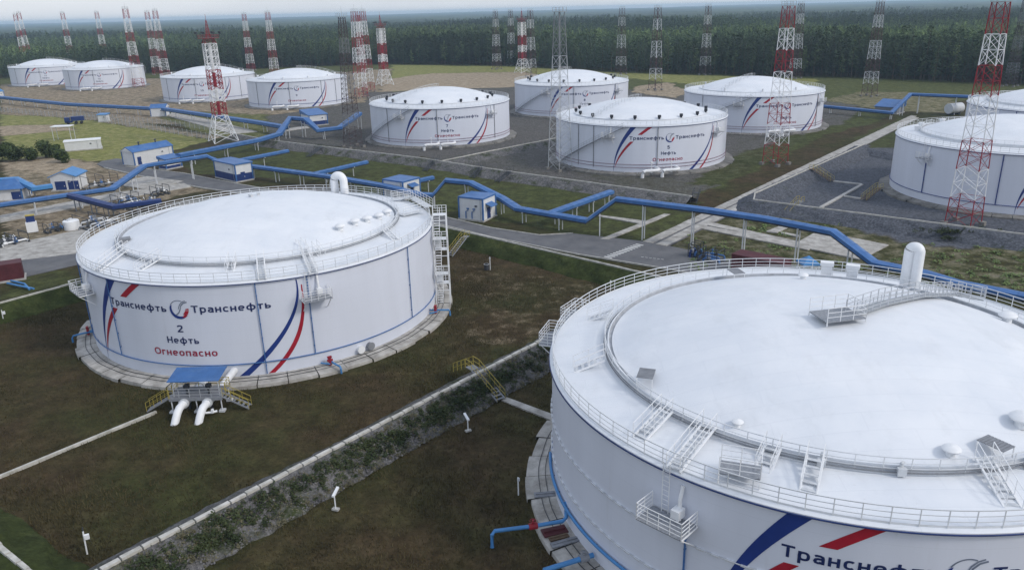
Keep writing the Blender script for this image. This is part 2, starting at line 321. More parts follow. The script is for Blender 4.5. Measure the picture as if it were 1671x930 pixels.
# ------------------------------------------------------------------ earth bunds, kerbs, roads
def bund(name, pts, h=1.8, w=.9, run=2.8, m='slope_gravel', kerb=True, seg=True, closed=False, side=0):
    P = [Vector((p[0], p[1], 0)) for p in pts]; S = []; Nn = []
    nrm = []
    for a, b in zip(P, P[1:]): d = (b-a).normalized(); nrm.append(Vector((-d.y, d.x, 0)))
    for i in range(len(P)-1):
        a, b = P[i], P[i+1]; k = max(2, int((b-a).length/.8))
        na = nrm[i] if i == 0 else (nrm[i-1]+nrm[i]).normalized(); nb = nrm[i] if i == len(P)-2 else (nrm[i]+nrm[i+1]).normalized()
        for j in range(k + (i == len(P)-2)): t = j/k; S.append(a.lerp(b, t)); Nn.append(na.lerp(nb, t).normalized())
    mb = MB(); prof = [(-w/2-run-.5, -.4), (-w/2-run, -.02), (-w/2-run*.75, .25*h), (-w/2-run*.5, .5*h), (-w/2-run*.25, .75*h), (-w/2, h), (0, h-.04), (w/2, h), (w/2+run*.25, .75*h), (w/2+run*.5, .5*h), (w/2+run*.75, .25*h), (w/2+run, -.02), (w/2+run+.5, -.4)]
    q = len(prof); vs_ = []; fs = []
    for i, (s, n_) in enumerate(zip(S, Nn)):
        for j, (o, z) in enumerate(prof):
            k = 0 if j in (0, q-1) else (.12 if j in (5, 6, 7) else 1)
            jit = .22*k*math.sin(s.x*1.7+s.y*1.1+j*2.1)+.16*k*math.sin(s.x*.7-s.y*.9+j)
            vs_.append(s + n_*(o+jit*1.2) + Vector((0, 0, z + (.14*jit+.05*random.uniform(-1, 1)*k if 0 < j < q-1 else 0))))
    for i in range(len(S)-1):
        for j in range(q-1): fs.append((i*q+j, i*q+j+1, (i+1)*q+j+1, (i+1)*q+j)[::-1])
    mb.add(vs_, fs); tag(mb.build(name, M[m], smooth=True), kind='structure')
    if kerb:
        kb = MB()
        for i in range(len(P)-1):
            a, b = P[i], P[i+1]; d = (b-a); ln = d.length; d.normalize(); nn = nrm[i]; s = 0
            while s < ln-.3:
                l_ = min(random.uniform(1.2, 1.7), ln-s)
                if True:
                    c = a + d*s + nn*random.uniform(-.04, .04); ww = random.uniform(.17, .22) if seg else .14
                    kb.obox(c - nn*ww + Vector((0, 0, h-.1)), d*(l_-(.12 if seg else 0)), nn*2*ww, Vector((0, 0, .27+random.uniform(0, .05))))
                s += l_
        tag(kb.build('concrete_kerb', M['kerb']), kind='structure')
hB = 1.8
b1a, b1b = at(165, 930, hB), at(905, 545, hB); dB = (b1b-b1a).normalized()
bl = at(30, 918, hB)
w0 = at(0, 893, hB); dW = (bl-w0).normalized()
den = dW.x*dB.y-dW.y*dB.x; tt = ((b1a.x-w0.x)*dB.y-(b1a.y-w0.y)*dB.x)/den; cor = w0+dW*tt
n2a, n2b = at(733, 373, hB), at(1075, 452, hB); w2a, w2b = at(0, 495, hB), at(130, 460, hB)
d1 = (n2b-n2a).normalized(); d2 = (w2b-w2a).normalized(); den = d2.x*d1.y-d2.y*d1.x; t2 = ((n2a.x-w2a.x)*d1.y-(n2a.y-w2a.y)*d1.x)/den; cor2 = w2a+d2*t2
end1 = b1a+dB*((b1b-b1a).length+38)
bund('dividing_bund', [cor, b1a, b1b, b1b+dB*16], m='slope_gravel')
bund('corner_bund', [w0-dW*40, w0, cor], m='slope_grass', h=1.8)
bund('grass_bund', [w2a-d2*55, w2b, cor2, n2b, n2b+d1*60], m='slope_grass', h=1.8, seg=False)
bund('gravel_bund', [at(380,218,1.5), at(439,229,1.5), at(684,258,1.5), at(820,279,1.5), at(1129,321,1.5)], h=1.5, seg=False)
bund('cross_bund', [at(722,263,1.2), at(805,246,1.2), at(906,226,1.2)], h=1.2, seg=False)
t3a, t3b = at(1218,325,1.8), at(1671,383,1.8); dt = (t3b-t3a).normalized()
bund('grey_bund', [at(1410,236,1.8), at(1232,316,1.8), t3a+dt*1.5, t3b, t3b+dt*70], m='slope_blue', run=3.2, seg=False)
bund('grey_bund', [at(1396,238,1.2), at(1470,252,1.2)], m='slope_blue', h=1.2, run=3, kerb=False)
def sheet(name, pts, m, z=.03, thick=.1, kind='structure'):
    mb = MB(); mb.prism([at(u, v, 0)+Vector((0, 0, z-thick)) for u, v in pts], thick); return tag(mb.build(name, M[m]), kind=kind)
def slabs(name, a, b, w, m='concold', sl=3.0, z=.1, gap=.05):
    a, b = Vector(a), Vector(b); d = (b-a); ln = d.length; d.normalize(); nn = Vector((-d.y, d.x, 0)); mb = MB(); s = 0
    while s < ln-.2:
        l_ = min(sl, ln-s); t = random.uniform(-.02, .02)
        mb.obox(a+d*(s+gap/2)-nn*w/2+nn*random.uniform(-.04, .04)+Vector((0, 0, z-.25+t)), d*(l_-gap), nn*w, Vector((0, 0, .25))); s += l_
    return tag(mb.build(name, M[m]), kind='structure')
road_u = [(205,272),(300,283),(380,299),(540,327),(640,343),(720,353),(800,372),(880,384),(935,381),(1048,393.5),(1095,402),(1150,413),(1230,432)]
road_l = [(1230,470),(1106,442),(938,414.5),(800,387),(720,367),(640,352),(540,337),(330,307),(240,290),(170,274)]
sheet('asphalt_road', road_u+road_l, 'asph', .02)
sheet('asphalt_road', [(170,274),(158,268),(166,263),(190,259),(226,262),(205,272)], 'asph', .026)
kb = MB()
for pts in (road_u[:9], road_l[::-1]):
    for (a, b) in zip(pts, pts[1:]):
        a, b = at(*a), at(*b); d = b-a; nn = Vector((-d.y, d.x, 0)).normalized()*.11
        kb.obox(a-nn-Vector((0, 0, .1)), d, nn*2, (0, 0, .24))
tag(kb.build('road_kerb', M['kerb']), kind='structure')
mk = MB(); a, b = at(984,419.5), at(1040,397.5); d = (b-a)/12; dr = (at(1100,437)-at(900,397)).normalized()
for i in range(12): c = a+d*(i+.2); mk.obox(c+Vector((0, 0, .024)), d*.5, dr*1.5, (0, 0, .006))
for i in range(6): c = at(1046,419.5).lerp(at(1085,424), i/6); mk.obox(c+Vector((0, 0, .024)), (at(1052,420.2)-at(1046,419.5))*.7, Vector((-dr.y, dr.x, 0))*.12, (0, 0, .006))
tag(mk.build('road_markings', M['paint']), kind='structure')
rl0, rl1 = at(1048,394), at(1489,188.5); rr0, rr1 = at(1088,403), at(1496,193.5)
for k, (q0, q1) in enumerate(((.02, .44), (.54, .98))):
    a = rl0.lerp(rr0, (q0+q1)/2); b = rl1.lerp(rr1, (q0+q1)/2); w = (rr0-rl0).length*(q1-q0)*.9
    slabs('slab_road', a, b, min(w, 2.4), 'concold', 3.0)
sheet('road_gravel', [(1050,395),(1087,404),(1497,194),(1488,188)], 'asph', .008, .12)
for pts in ([(1147,366),(1155,362),(1302,394),(1294,398.5)], [(1136,371.5),(1144,367.5),(1330,403),(1318,408)], [(1293,400),(1335,377),(1450,400),(1405,424)], [(1250,378),(1272,369),(1286,371),(1268,380)], [(1274,378),(1304,384),(1302,386.5),(1275,381)],
            [(980,390),(993,391),(1094,350),(1084,349)], [(978,351),(1054,361),(1050,366),(976,353)], [(818,653),(827,648.5),(912,680),(908,689)],
            [(0,402),(60,390),(150,371),(133,413),(0,429)], [(0,352),(180,316),(300,299),(312,305),(190,326),(0,363)], [(180,300),(240,288),(300,296),(245,310)],
            [(280,184),(345,196),(420,215),(380,219),(330,205),(275,190)], [(455,212),(500,206),(505,209),(462,215)]):
    sheet('concrete_pad', pts, 'concold', .05+random.uniform(0, .03), .2)
sheet('paved_yard', [(0,429),(133,413),(131,431),(40,452),(0,456)], 'asph', .03)
def strip(pts, w=.35, m='kerb', name='path_kerb', h=.14, z=0):
    mb = MB()
    for a, b in zip(pts, pts[1:]):
        a, b = at(*a, z), at(*b, z); d = b-a; nn = Vector((-d.y, d.x, 0)).normalized()*w/2
        mb.obox(a-nn+Vector((0, 0, -.2)), d, nn*2, (0, 0, .2+h))
    return tag(mb.build(name, M[m]), kind='structure')
strip([(-40,794),(255,672)], .3)
strip([(1360,296),(1406.5,301)], .7, 'conc', 'garden_path'); strip([(1406.5,301.5),(1339,339)], .7, 'conc', 'garden_path'); strip([(1376,320),(1408,325)], .6, 'conc', 'garden_path')

# ------------------------------------------------------------------ tanks
TR_, TH, RI, ZI = 22.8, 11.6, 17.62, 12.55
def cyl(a, r, z): return Vector((r*math.cos(a), r*math.sin(a), z))
RAD = math.radians
_text = {}
def ell(cx, cy, rx, ry, a0=0, a1=360, n=20, p=2.5):
    out_ = []
    for t in np.linspace(RAD(a0), RAD(a1), n):
        c, q = math.cos(t), math.sin(t); out_.append((cx+rx*math.copysign(abs(c)**(2/p), c), cy+ry*math.copysign(abs(q)**(2/p), q)))
    return out_
SW = .175; hs = SW/2; XH = .75
GLY = {   # letters drawn as pen strokes: (width, strokes)
 'Т': (.74, [[(0, 1-hs), (.74, 1-hs)], [(.37, 0), (.37, 1-SW)]]), 'Н': (.74, [[(hs, 0), (hs, 1)], [(.74-hs, 0), (.74-hs, 1)], [(SW, .5), (.74-SW, .5)]]),
 'О': (.86, [ell(.43, .5, .43-hs, .5-hs, 0, 360, 28)]), 'о': (.66, [ell(.33, XH/2, .33-hs, XH/2-hs, 0, 360, 24)]),
 'р': (.65, [[(hs, -.27), (hs, XH)], ell(.32, XH/2, .33-hs, XH/2-hs, 180, -180, 24)]), 'н': (.62, [[(hs, 0), (hs, XH)], [(.62-hs, 0), (.62-hs, XH)], [(SW, XH/2), (.62-SW, XH/2)]]),
 'с': (.57, [ell(.33, XH/2, .33-hs, XH/2-hs, 48, 312, 20)]), 'е': (.65, [[(.2, XH/2+.0), (.64-SW*.4, XH/2)], ell(.33, XH/2, .33-hs, XH/2-hs, 0, 308, 22)]),
 'т': (.60, [[(0, XH-hs), (.60, XH-hs)], [(.30, 0), (.30, XH-SW)]]), 'г': (.47, [[(hs, 0), (hs, XH)], [(SW, XH-hs), (.47, XH-hs)]]),
 'п': (.62, [[(hs, 0), (hs, XH)], [(.62-hs, 0), (.62-hs, XH)], [(SW, XH-hs), (.62-SW, XH-hs)]]),
 'ь': (.60, [[(hs, 0), (hs, XH)], [(SW, hs), (.34, hs), (.46, .12), (.60-hs, .23), (.46, .35), (.34, .38), (SW, .38)]]),
 'ф': (.92, [[(.46, -.27), (.46, 1.0)], ell(.46, XH/2, .46-hs, XH/2-hs, 0, 360, 28)]),
 'а': (.60, [[(.07, XH-.13), (.18, XH-hs), (.36, XH-hs), (.48, XH-.15), (.60-hs, XH-.28), (.60-hs, 0)], [(.60-SW, .42), (.25, .42), (.13, .37), (hs, .24), (.13, .13), (.24, hs), (.36, .1), (.60-SW, .2)]]),
 '1': (.45, [[(.02, .74), (.27, .93), (.27, 0)]]), '2': (.66, [[(.06, .76), (.12, .87), (.24, 1-hs), (.42, 1-hs), (.54, .86), (.57, .72), (.52, .58), (.10, .12)], [(0, hs), (.66, hs)]]),
 '3': (.64, [[(.06, 1-hs), (.54, 1-hs), (.32, .6), (.5, .52), (.56, .32), (.48, .14), (.32, hs), (.16, .1), (.05, .22)]]), '4': (.68, [[(.50, 0), (.50, .98), (.08, .3), (.68, .3)]]),
 '5': (.64, [[(.56, 1-hs), (.16, 1-hs), (.13, .56), (.3, .62), (.46, .57), (.55, .38), (.5, .17), (.34, hs), (.16, .1), (.04, .2)]]), '6': (.64, [ell(.32, .32, .32-hs, .32-hs, 0, 360, 20, 2.2), [(.095, .34), (.14, .66), (.30, .88), (.50, .95)]]),
 '7': (.62, [[(0, 1-hs), (.53, 1-hs), (.22, 0)]]), '8': (.64, [ell(.32, .27, .32-hs, .27-hs, 0, 360, 20, 2.2), ell(.32, .75, .28-hs, .25-hs, 0, 360, 20, 2.2)]),
 '9': (.64, [ell(.32, .68, .32-hs, .32-hs, 0, 360, 20, 2.2), [(.545, .66), (.50, .34), (.34, .12), (.14, .05)]]), '0': (.68, [ell(.34, .5, .34-hs, .5-hs, 0, 360, 26)])}
def ribbon(pts, w):
    P = [Vector((x, y, 0)) for x, y in pts]; cl = (P[0]-P[-1]).length < 1e-4
    if cl: P = P[:-1]
    n = len(P); L_, R_ = [], []
    for i, p in enumerate(P):
        a = P[i-1] if (cl or i) else None; c = P[(i+1) % n] if (cl or i < n-1) else None
        d0 = (p-a).normalized() if a else None; d1 = (c-p).normalized() if c else None
        d = ((d0 or d1)+(d1 or d0)).normalized(); k = 1/max(.6, d.dot(d1 or d0)); nn = Vector((-d.y, d.x, 0))*w/2*k; L_.append(p+nn); R_.append(p-nn)
    q = [(L_[i], L_[(i+1) % n], R_[(i+1) % n], R_[i]) for i in range(n if cl else n-1)]
    return q
def wraptext(s, x0, x1, z0, z1, gap=.17):
    """stroke lettering bent round the shell: x0..x1 in degrees from the logo, z0..z1 the capital height"""
    k = (s, x0, z0)
    if k in _text: return _text[k]
    tot = sum(GLY[c][0] for c in s)+gap*(len(s)-1); sz = z1-z0; sx = RAD(x1-x0)*TR_/tot; X0 = RAD(x0)*TR_; cur = 0; vs_ = []; fs = []
    for c in s:
        w, st = GLY[c]
        for li, pl in enumerate(st):
            for q in ribbon(pl, SW):
                b_ = len(vs_)
                for v in q: vs_.append(cyl((X0+(cur+v.x)*sx)/TR_-PI/2, TR_+.03+.003*li, z0+v.y*sz))
                fs.append((b_+3, b_+2, b_+1, b_))
        cur += w+gap
    me = bpy.data.meshes.new('lettering'); me.from_pydata([tuple(v) for v in vs_], [], fs); me.update(); return _text.setdefault(k, me)
def wrapbm(bm, me, xoff, zoff, off=.03):
    wd_ = max(v.co.x for v in bm.verts); lo = min(v.co.x for v in bm.verts); x = lo+.35
    while x < wd_:
        bmesh.ops.bisect_plane(bm, geom=bm.verts[:]+bm.edges[:]+bm.faces[:], plane_co=(x, 0, 0), plane_no=(1, 0, 0)); x += .35
    for v in bm.verts:
        a = (v.co.x+xoff)/TR_ - PI/2; v.co = cyl(a, TR_+off+v.co.z, v.co.y+zoff)
    bm.to_mesh(me); bm.free(); me.materials.clear(); return me
def flat(polys, quads=()):
    me = bpy.data.meshes.new('logo'); bm = bmesh.new()
    for p in polys:
        vs_ = [bm.verts.new((x, y, 0)) for x, y in p]; bm.faces.new(vs_)
    for A, B in quads:
        for i in range(len(A)-1): bm.faces.new([bm.verts.new((x, y, 0)) for x, y in (A[i], A[i+1], B[i+1], B[i])])
    bmesh.ops.triangulate(bm, faces=bm.faces[:], ngon_method='EAR_CLIP'); return bm, me
def band(left, right, n=18):      # stripe between two edges given as (z, deg) lists
    zs = [p[0] for p in left]; za = np.linspace(zs[0], zs[-1], n)
    def ev(c):
        z = np.array([p[0] for p in c]); d = np.array([p[1] for p in c]); o = np.argsort(z); z = z[o]; d = d[o]
        k = np.polyfit(z, d, min(3, len(z)-1)); return np.polyval(k, za)
    l_, r_ = ev(left), ev(right); mb = MB(); vs_ = []; fs = []; seg = 4
    for i in range(n):
        for j in range(seg+1): vs_.append(cyl(RAD(l_[i]+(r_[i]-l_[i])*j/seg)-PI/2, TR_+.025, za[i]))
    for i in range(n-1):
        for j in range(seg): a = i*(seg+1)+j; fs.append((a, a+1, a+seg+2, a+seg+1))
    mb.add(vs_, fs); return mb
def recol(me, m):
    me.materials.clear(); me.materials.append(m); return me
def arcpoly(r0, r1, a0, a1, c0=(0, 0), c1=(0, 0), n=20):
    A = [(c0[0]+r0*math.cos(a), c0[1]+r0*math.sin(a)) for a in np.linspace(a0, a1, n)]
    return A + [(c1[0]+r1*math.cos(a), c1[1]+r1*math.sin(a)) for a in np.linspace(a1, a0, n)]
MESH = {}
def tank_meshes():
    mb = MB(); mb.lathe([(TR_, .0), (TR_, TH)], 220); MESH['shell'] = mb.mesh('shell', M['wall'], True)
    mb = MB(); mb.lathe([(TR_+.02, 11.42), (TR_+.16, 11.46), (TR_+.18, 11.62), (TR_+.02, 11.72), (TR_-.4, 11.76), (20.5, 12.0), (18.25, 12.22)], 180); MESH['roof_ring'] = mb.mesh('roof_ring', M['roof'], math.radians(40))
    mb = MB(); mb.lathe([(18.3, 12.2), (18.14, 12.24), (18.12, 12.76), (18.02, 12.76)], 160, mi=1); mb.lathe([(18.02, 12.76), (18.0, 12.42), (17.6, 12.42)], 160); MESH['step'] = mb.mesh('roof_step', [mat('ring_shade_grey', (.42, .44, .47), .6, .15, 1.2), M['roof']], math.radians(40))  # grey carries the parapet's inner shade; outer face keeps the roof white
    mb = MB(); mb.lathe([(18.3, 12.2), (17.9, 12.26), (17.5, ZI-.08)], 160); MESH['step_white'] = mb.mesh('roof_step', M['roof'], True)
    rs = (RI**2+3.45**2)/(2*3.45); prof = [(RI+.12, ZI-.12), (RI+.12, ZI)]
    for i in range(25):
        r = RI*(1-i/24); prof.append((max(r, .001), ZI+3.45-rs+math.sqrt(rs*rs-r*r)))
    mb = MB(); mb.lathe(prof, 160); MESH['dome'] = mb.mesh('dome_roof', M['roof'], math.radians(35))
    MESH['rs'] = rs
    mb = MB(); k = 46
    for i in range(k):
        a0, a1 = 2*PI*i/k, 2*PI*(i+1)/k-.004; w = 25.15+.12*math.sin(i*2.3)+random.uniform(-.07, .07); dz = random.uniform(-.03, .03)
        mb.lathe([(22.7, .40), (23.2, .38+dz), (w-.05, .2+dz), (w, -.3)], 4, a0, a1)
    MESH['apron'] = mb.mesh('foundation_apron', M['concold']); MESH['apron_dull'] = mb.mesh('foundation_apron', M['condull'])
    mb = MB(); mb.tube([cyl(2*PI*i/160, TR_+.2, 11.5) for i in range(160)], .055, 5, True); MESH['edge'] = mb.mesh('edge_pipe', M['bluedk'], True)
    mb = MB(); mb.tube([cyl(2*PI*i/160, TR_+.13, 1.95) for i in range(160)], .07, 5, True)
    for i in range(60): a = 2*PI*i/60; mb.box(cyl(a, TR_+.08, 1.95), (.2, .06, .06), a)
    MESH['cool'] = mb.mesh('cooling_ring_pipe', M['blue'], True); MESH['cool_dark'] = mb.mesh('cooling_ring_pipe', M['stripe'], True)
    mb = MB()
    for z in (2.3, 1.55): mb.tube([cyl(2*PI*i/140, TR_+.12, z) for i in range(140)], .06, 4, True)
    MESH['cool2'] = mb.mesh('cooling_ring_pipe', mat('maroon_pipe', (.16, .05, .10), .5, .1, 1))
    for nm, r, z, n in (('rail_out', TR_-.08, 11.75, 96), ('rail_in', 18.35, 12.25, 72)):
        mb = MB()
        for i in range(n): a = 2*PI*i/n; p = cyl(a, r, z); mb.tube([p, p+Vector((0, 0, 1.15))], .036, 4)
        for h, rr in ((1.15, .042), (.78, .03), (.42, .03)): mb.tube([cyl(2*PI*i/(n*2), r, z+h) for i in range(n*2)], rr, 4, True)
        mb.lathe([(r-.008, z), (r-.008, z+.14)], n)
        MESH[nm] = mb.mesh('railing', M['rail'])
    mb = MB()
    for z in (6.87, 3.5):
        mb.tube([cyl(2*PI*i/160, TR_+.1, z) for i in range(160)], .04, 4, True)
        for i in range(150): a = 2*PI*i/150; mb.box(cyl(a, TR_+.07, z-.02), (.16, .5, .1), a)
    MESH['spray'] = mb.mesh('spray_ring', M['pale'])
    # one black vent and one white mushroom vent
    mb = MB(); mb.lathe([(.3, 0), (.3, .35), (.52, .36), (.56, .95), (.5, 1.05), (0.001, 1.1)], 12); MESH['vent_black'] = mb.mesh('roof_vent', M['black'], math.radians(40))
    mb = MB(); mb.lathe([(.4, 0), (.4, .55), (.75, .6), (.8, .72), (.6, .9), (.001, 1.0)], 16); MESH['vent_white'] = mb.mesh('roof_vent', M['white'], math.radians(40))
    # lettering
    T = {}
    T['word_a'] = recol(wraptext('Транснефть', -25.1, -3.9, 8.38, 9.22), M['letter']); T['word_b'] = recol(wraptext('Транснефть', 3.6, 25.4, 8.38, 9.22), M['letter'])
    T['oil'] = recol(wraptext('Нефть', -5.4, 4.3, 4.62, 5.42), M['letter']); T['hazard'] = recol(wraptext('Огнеопасно', -10.4, 9.0, 3.08, 3.92), M['redlt'])
    MESH['text'] = T
    def arcs(r0, r1, a0, a1, c0=(0, 0), c1=(0, 0), n=26): return tuple([(c[0]+r*math.cos(a), c[1]+r*math.sin(a)) for a in np.linspace(RAD(a0), RAD(a1), n)] for c, r in ((c0, r0), (c1, r1)))
    bm, me_ = flat([], [arcs(1.12, .98, 158, 318, (0, 0), (.10, .17))]); MESH['logo_blue'] = recol(wrapbm(bm, me_, 0, 8.72), M['stripe'])
    bm, me_ = flat([[(.22, -.92), (.62, -.93), (.92, -.62), (.62, -.55)], [(.38, -.62), (.95, -.55), (1.14, -.12), (.72, -.1)], [(.66, -.02), (1.14, -.06), (1.12, .16), (.82, .1)]]); MESH['logo_red'] = recol(wrapbm(bm, me_, 0, 8.72, .036), M['redst'])
    s1 = [(-.5, -.62), (-.12, -.34), (.1, .05), (.24, .5), (.58, .84), (1.02, .98)]; s2 = [(-.1, .1), (.12, .62), (.45, .95), (.85, 1.1)]
    bm, me_ = flat([], [arcs(1.12, 1.04, 152, 66), (s1, [(x+.05, y-.12) for x, y in s1]), (s2, [(x+.05, y-.09) for x, y in s2])]); MESH['logo_line'] = recol(wrapbm(bm, me_, 0, 8.72, .033), mat('slate_line', (.16, .19, .25), .5, .1, 1))
    B = {}
    B['sl_blue'] = band([(11.4, -24.7), (8, -30.1), (4.8, -33.4), (2.3, -34.5), (.4, -34.7)], [(11.4, -21.2), (8, -28.0), (4.8, -32.3), (2.3, -34.1), (.4, -34.6)]).mesh('stripe', M['stripe'])
    B['sr_blue'] = band([(11.3, 32.9), (9, 32.3), (4.85, 26.5), (1.05, 15.9), (.45, 14.4)], [(11.3, 33.2), (9, 33.0), (4.85, 28.0), (1.05, 18.5), (.45, 17.1)]).mesh('stripe', M['stripe'])
    B['sr_red'] = band([(10.6, 34.2), (7.1, 33.3), (2.5, 27.6), (.45, 22.3)], [(10.6, 34.5), (7.1, 34.2), (2.5, 29.2), (.45, 24.1)]).mesh('stripe', M['redst'])
    L_, R_ = [(11.4, -14.2), (9.66, -19.6), (7.8, -25.2), (4.6, -30.9), (2.2, -33.6), (1.4, -34)], [(11.4, -11.4), (9.66, -17.1), (7.8, -23.0), (4.6, -29.6), (2.2, -33.2), (1.4, -33.9)]
    def cut(c, a, b):
        z = np.array([p[0] for p in c]); d = np.array([p[1] for p in c]); k = np.polyfit(z, d, 3); return [(q, float(np.polyval(k, q))) for q in np.linspace(a, b, 5)]
    B['sl_red_top'] = band(cut(L_, 11.4, 9.6), cut(R_, 11.4, 9.6)).mesh('stripe', M['redst']); B['sl_red'] = band(cut(L_, 7.95, 1.5), cut(R_, 7.95, 1.5)).mesh('stripe', M['redst'])
    MESH['bands'] = B
tank_meshes()
def on_dome(c, logo, u, v, dz=0):     # the point of the dome under a surveyed line of sight
    z = 15.0
    for _ in range(30): p = at(u, v, z); r = min(math.hypot(p.x-c[0], p.y-c[1]), RI); z = .5*z+.5*(domez(r)+dz)
    a, r = pol(c, logo, u, v, z); return cyl(a, r, z)
def domez(r): rs = MESH['rs']; return ZI+3.45-rs+math.sqrt(rs*rs-r*r)
def inst(name, me, parent, loc=(0, 0, 0), rz=0):
    o = link(name, me, parent); o.location = loc; o.rotation_euler = (0, 0, rz); return o
def dpipe(a, z0=2.0, z1=11.45, r=.06):
    mb = MB(); mb.tube([cyl(a, TR_+.14, z0), cyl(a, TR_+.14, z1)], r, 5)
    for z in np.arange(z0+1, z1, 1.7): mb.box(cyl(a, TR_+.08, z), (.2, .14, .08), a)
    return mb
def rail_line(mb, pts, h=1.1, r=.028, mids=(.38, .74), step=1.3):
    for a, b in zip(pts, pts[1:]):
        a, b = Vector(a), Vector(b); n = max(1, round((b-a).length/step)); up = Vector((0, 0, 1))
        for i in range(n+1): p = a.lerp(b, i/n); mb.tube([p, p+up*h], r, 4)
        for q in (*mids, h): mb.tube([a+up*q, b+up*q], r if q == h else r*.8, 4)
def stair(parent, p0, p1, w=.9, name='roof_stair', m='white', tread='pale', rail_m=None, h=1.05, steps=None):
    p0, p1 = Vector(p0), Vector(p1); d = p1-p0; hd = Vector((d.x, d.y, 0)).normalized(); nn = Vector((-hd.y, hd.x, 0))*w/2
    mb = MB()
    for s in (-1, 1): q = nn*s; mb.tube([p0+q, p1+q], .09, 4)
    k = steps or max(3, int(d.length/.5))
    for i in range(k):
        c = p0.lerp(p1, (i+.5)/k); mb.obox(c-nn*.95-hd*.13, hd*.26, nn*1.9, (0, 0, .04), 1)
    o = mb.build(name, [M[m], M[tread]], parent)
    rb = MB()
    for s in (-1, 1): rail_line(rb, [p0+nn*s, p1+nn*s], h, .03, (.5,), 1.1)
    rb.build('handrail', M[rail_m or m], o); return o
def hang_platform(root, a, z=8.6, w=3.2, dep=1.7, box=True):
    T = Matrix.Rotation(a, 3, 'Z'); P = lambda x, y, zz: T@Vector((TR_+.05+x, y, zz))
    fl = MB(); fl.obox(P(.05, -w/2, z), T@Vector((dep, 0, 0)), T@Vector((0, w, 0)), (0, 0, .07))
    for y in (-w/2+.2, w/2-.2): fl.tube([P(dep, y, z), P(0, y, z-1.5)], .05, 4, mi=1)
    for y in (-w/2, 0, w/2): fl.tube([P(0, y, z), P(dep, y, z)], .07, 4, mi=1)
    f = fl.build('foam_platform', [M['grate'], M['white']], root)
    rb = MB(); rail_line(rb, [P(.1, -w/2, z), P(dep, -w/2, z), P(dep, w/2, z), P(.1, w/2, z)], 1.2, .035, (.3, .6, .9), .8); rb.build('railing', M['white'], f)
    if box:
        bx = MB(); bx.box(P(.5, .5, z+.75), (.75, .6, .6), a); bx.tube([P(.3, .5, z+.1), P(.3, .5, z+1.6), P(.02, .5, z+2.5)], .13, 8); bx.tube([P(.5, .5, z+.05), P(.5, .5, z+.5)], .1, 8); bx.build('foam_generator', M['white'], f)
    ld = MB(); 
    for y in (-.9, -.4): ld.tube([P(.18, y, z), P(.18, y, TH+.6)], .035, 4)
    for q in np.arange(z+.3, TH+.5, .35): ld.tube([P(.18, -.9, q), P(.18, -.4, q)], .022, 4)
    ld.build('ladder', M['white'], f); return f
def arch(root, a, r, hh, w=1.5, rad=.7):
    T = Matrix.Rotation(a, 3, 'Z'); pts = []
    for t in np.linspace(0, PI, 15): pts.append(T@Vector((r, -math.cos(t)*w/2, 0)) + Vector((0, 0, 12.3+(hh-w/2)+math.sin(t)*w/2)))
    pts = [Vector((pts[0].x, pts[0].y, 12.2))]+pts+[Vector((pts[-1].x, pts[-1].y, 12.2))]
    mb = MB(); mb.tube(pts, rad, 14); return mb.build('guide_pole_hood', M['white'], root, math.radians(50))
def hatch(root, a, r, sx=1.1, sy=.8, hh=.8, m='white', name='roof_hatch', z=None):
    zz = (domez(r) if r < RI else 12.2) if z is None else z; mb = MB(); p = cyl(a, r, zz)
    mb.box(p+Vector((0, 0, hh*.35-.1)), (sx*.8, sy*.8, hh*.7+.2), a); mb.box(p+Vector((0, 0, hh*.82)), (sx, sy, hh*.25), a)
    return mb.build(name, M[m], root, False)
def panel(root, a, r, rz, sx=1.7, sy=1.2, name='grating_table'):
    mb = MB(); p = cyl(a, r, domez(r) if r < RI else 12.2)
    for i in range(8): q = Matrix.Rotation(rz, 3, 'Z')@Vector((-sx/2+sx*(i+.5)/8, 0, .75)); mb.box(p+q, (sx/8*.8, sy, .05), rz, 1)
    for x in (-1, 1):
        for y in (-1, 1): q = Matrix.Rotation(rz, 3, 'Z')@Vector((x*sx*.47, y*sy*.47, 0)); mb.tube([p+q, p+q+Vector((0, 0, .74))], .04, 4)
    return mb.build(name, [M['white'], M['grey']], root)
def spiral(root, a0, a1, n=26):     # stair climbing round the shell from a0 (ground) to a1 (rim)
    st = MB(); rb = MB(); lo = []; 
    for i in range(n*2):
        t = i/(n*2-1); a = a0+(a1-a0)*t; z = .5+11.1*t; p0, p1 = cyl(a, TR_+.12, z), cyl(a, TR_+1.05, z)
        st.obox(p0, p1-p0, Vector((-math.sin(a), math.cos(a), 0))*.3, (0, 0, .05)); lo.append((cyl(a, TR_+1.05, z), cyl(a, TR_+.1, z)))
    st.tube([p for p, _ in lo], .1, 4); s = st.build('spiral_stair', M['grey'], root)
    for i in range(0, len(lo), 2): p = lo[i][0]; rb.tube([p, p+Vector((0, 0, 1.1))], .03, 4)
    for h in (.55, 1.1): rb.tube([p+Vector((0, 0, h)) for p, _ in lo], .035, 4)
    rb.build('handrail', M['galv'], s)
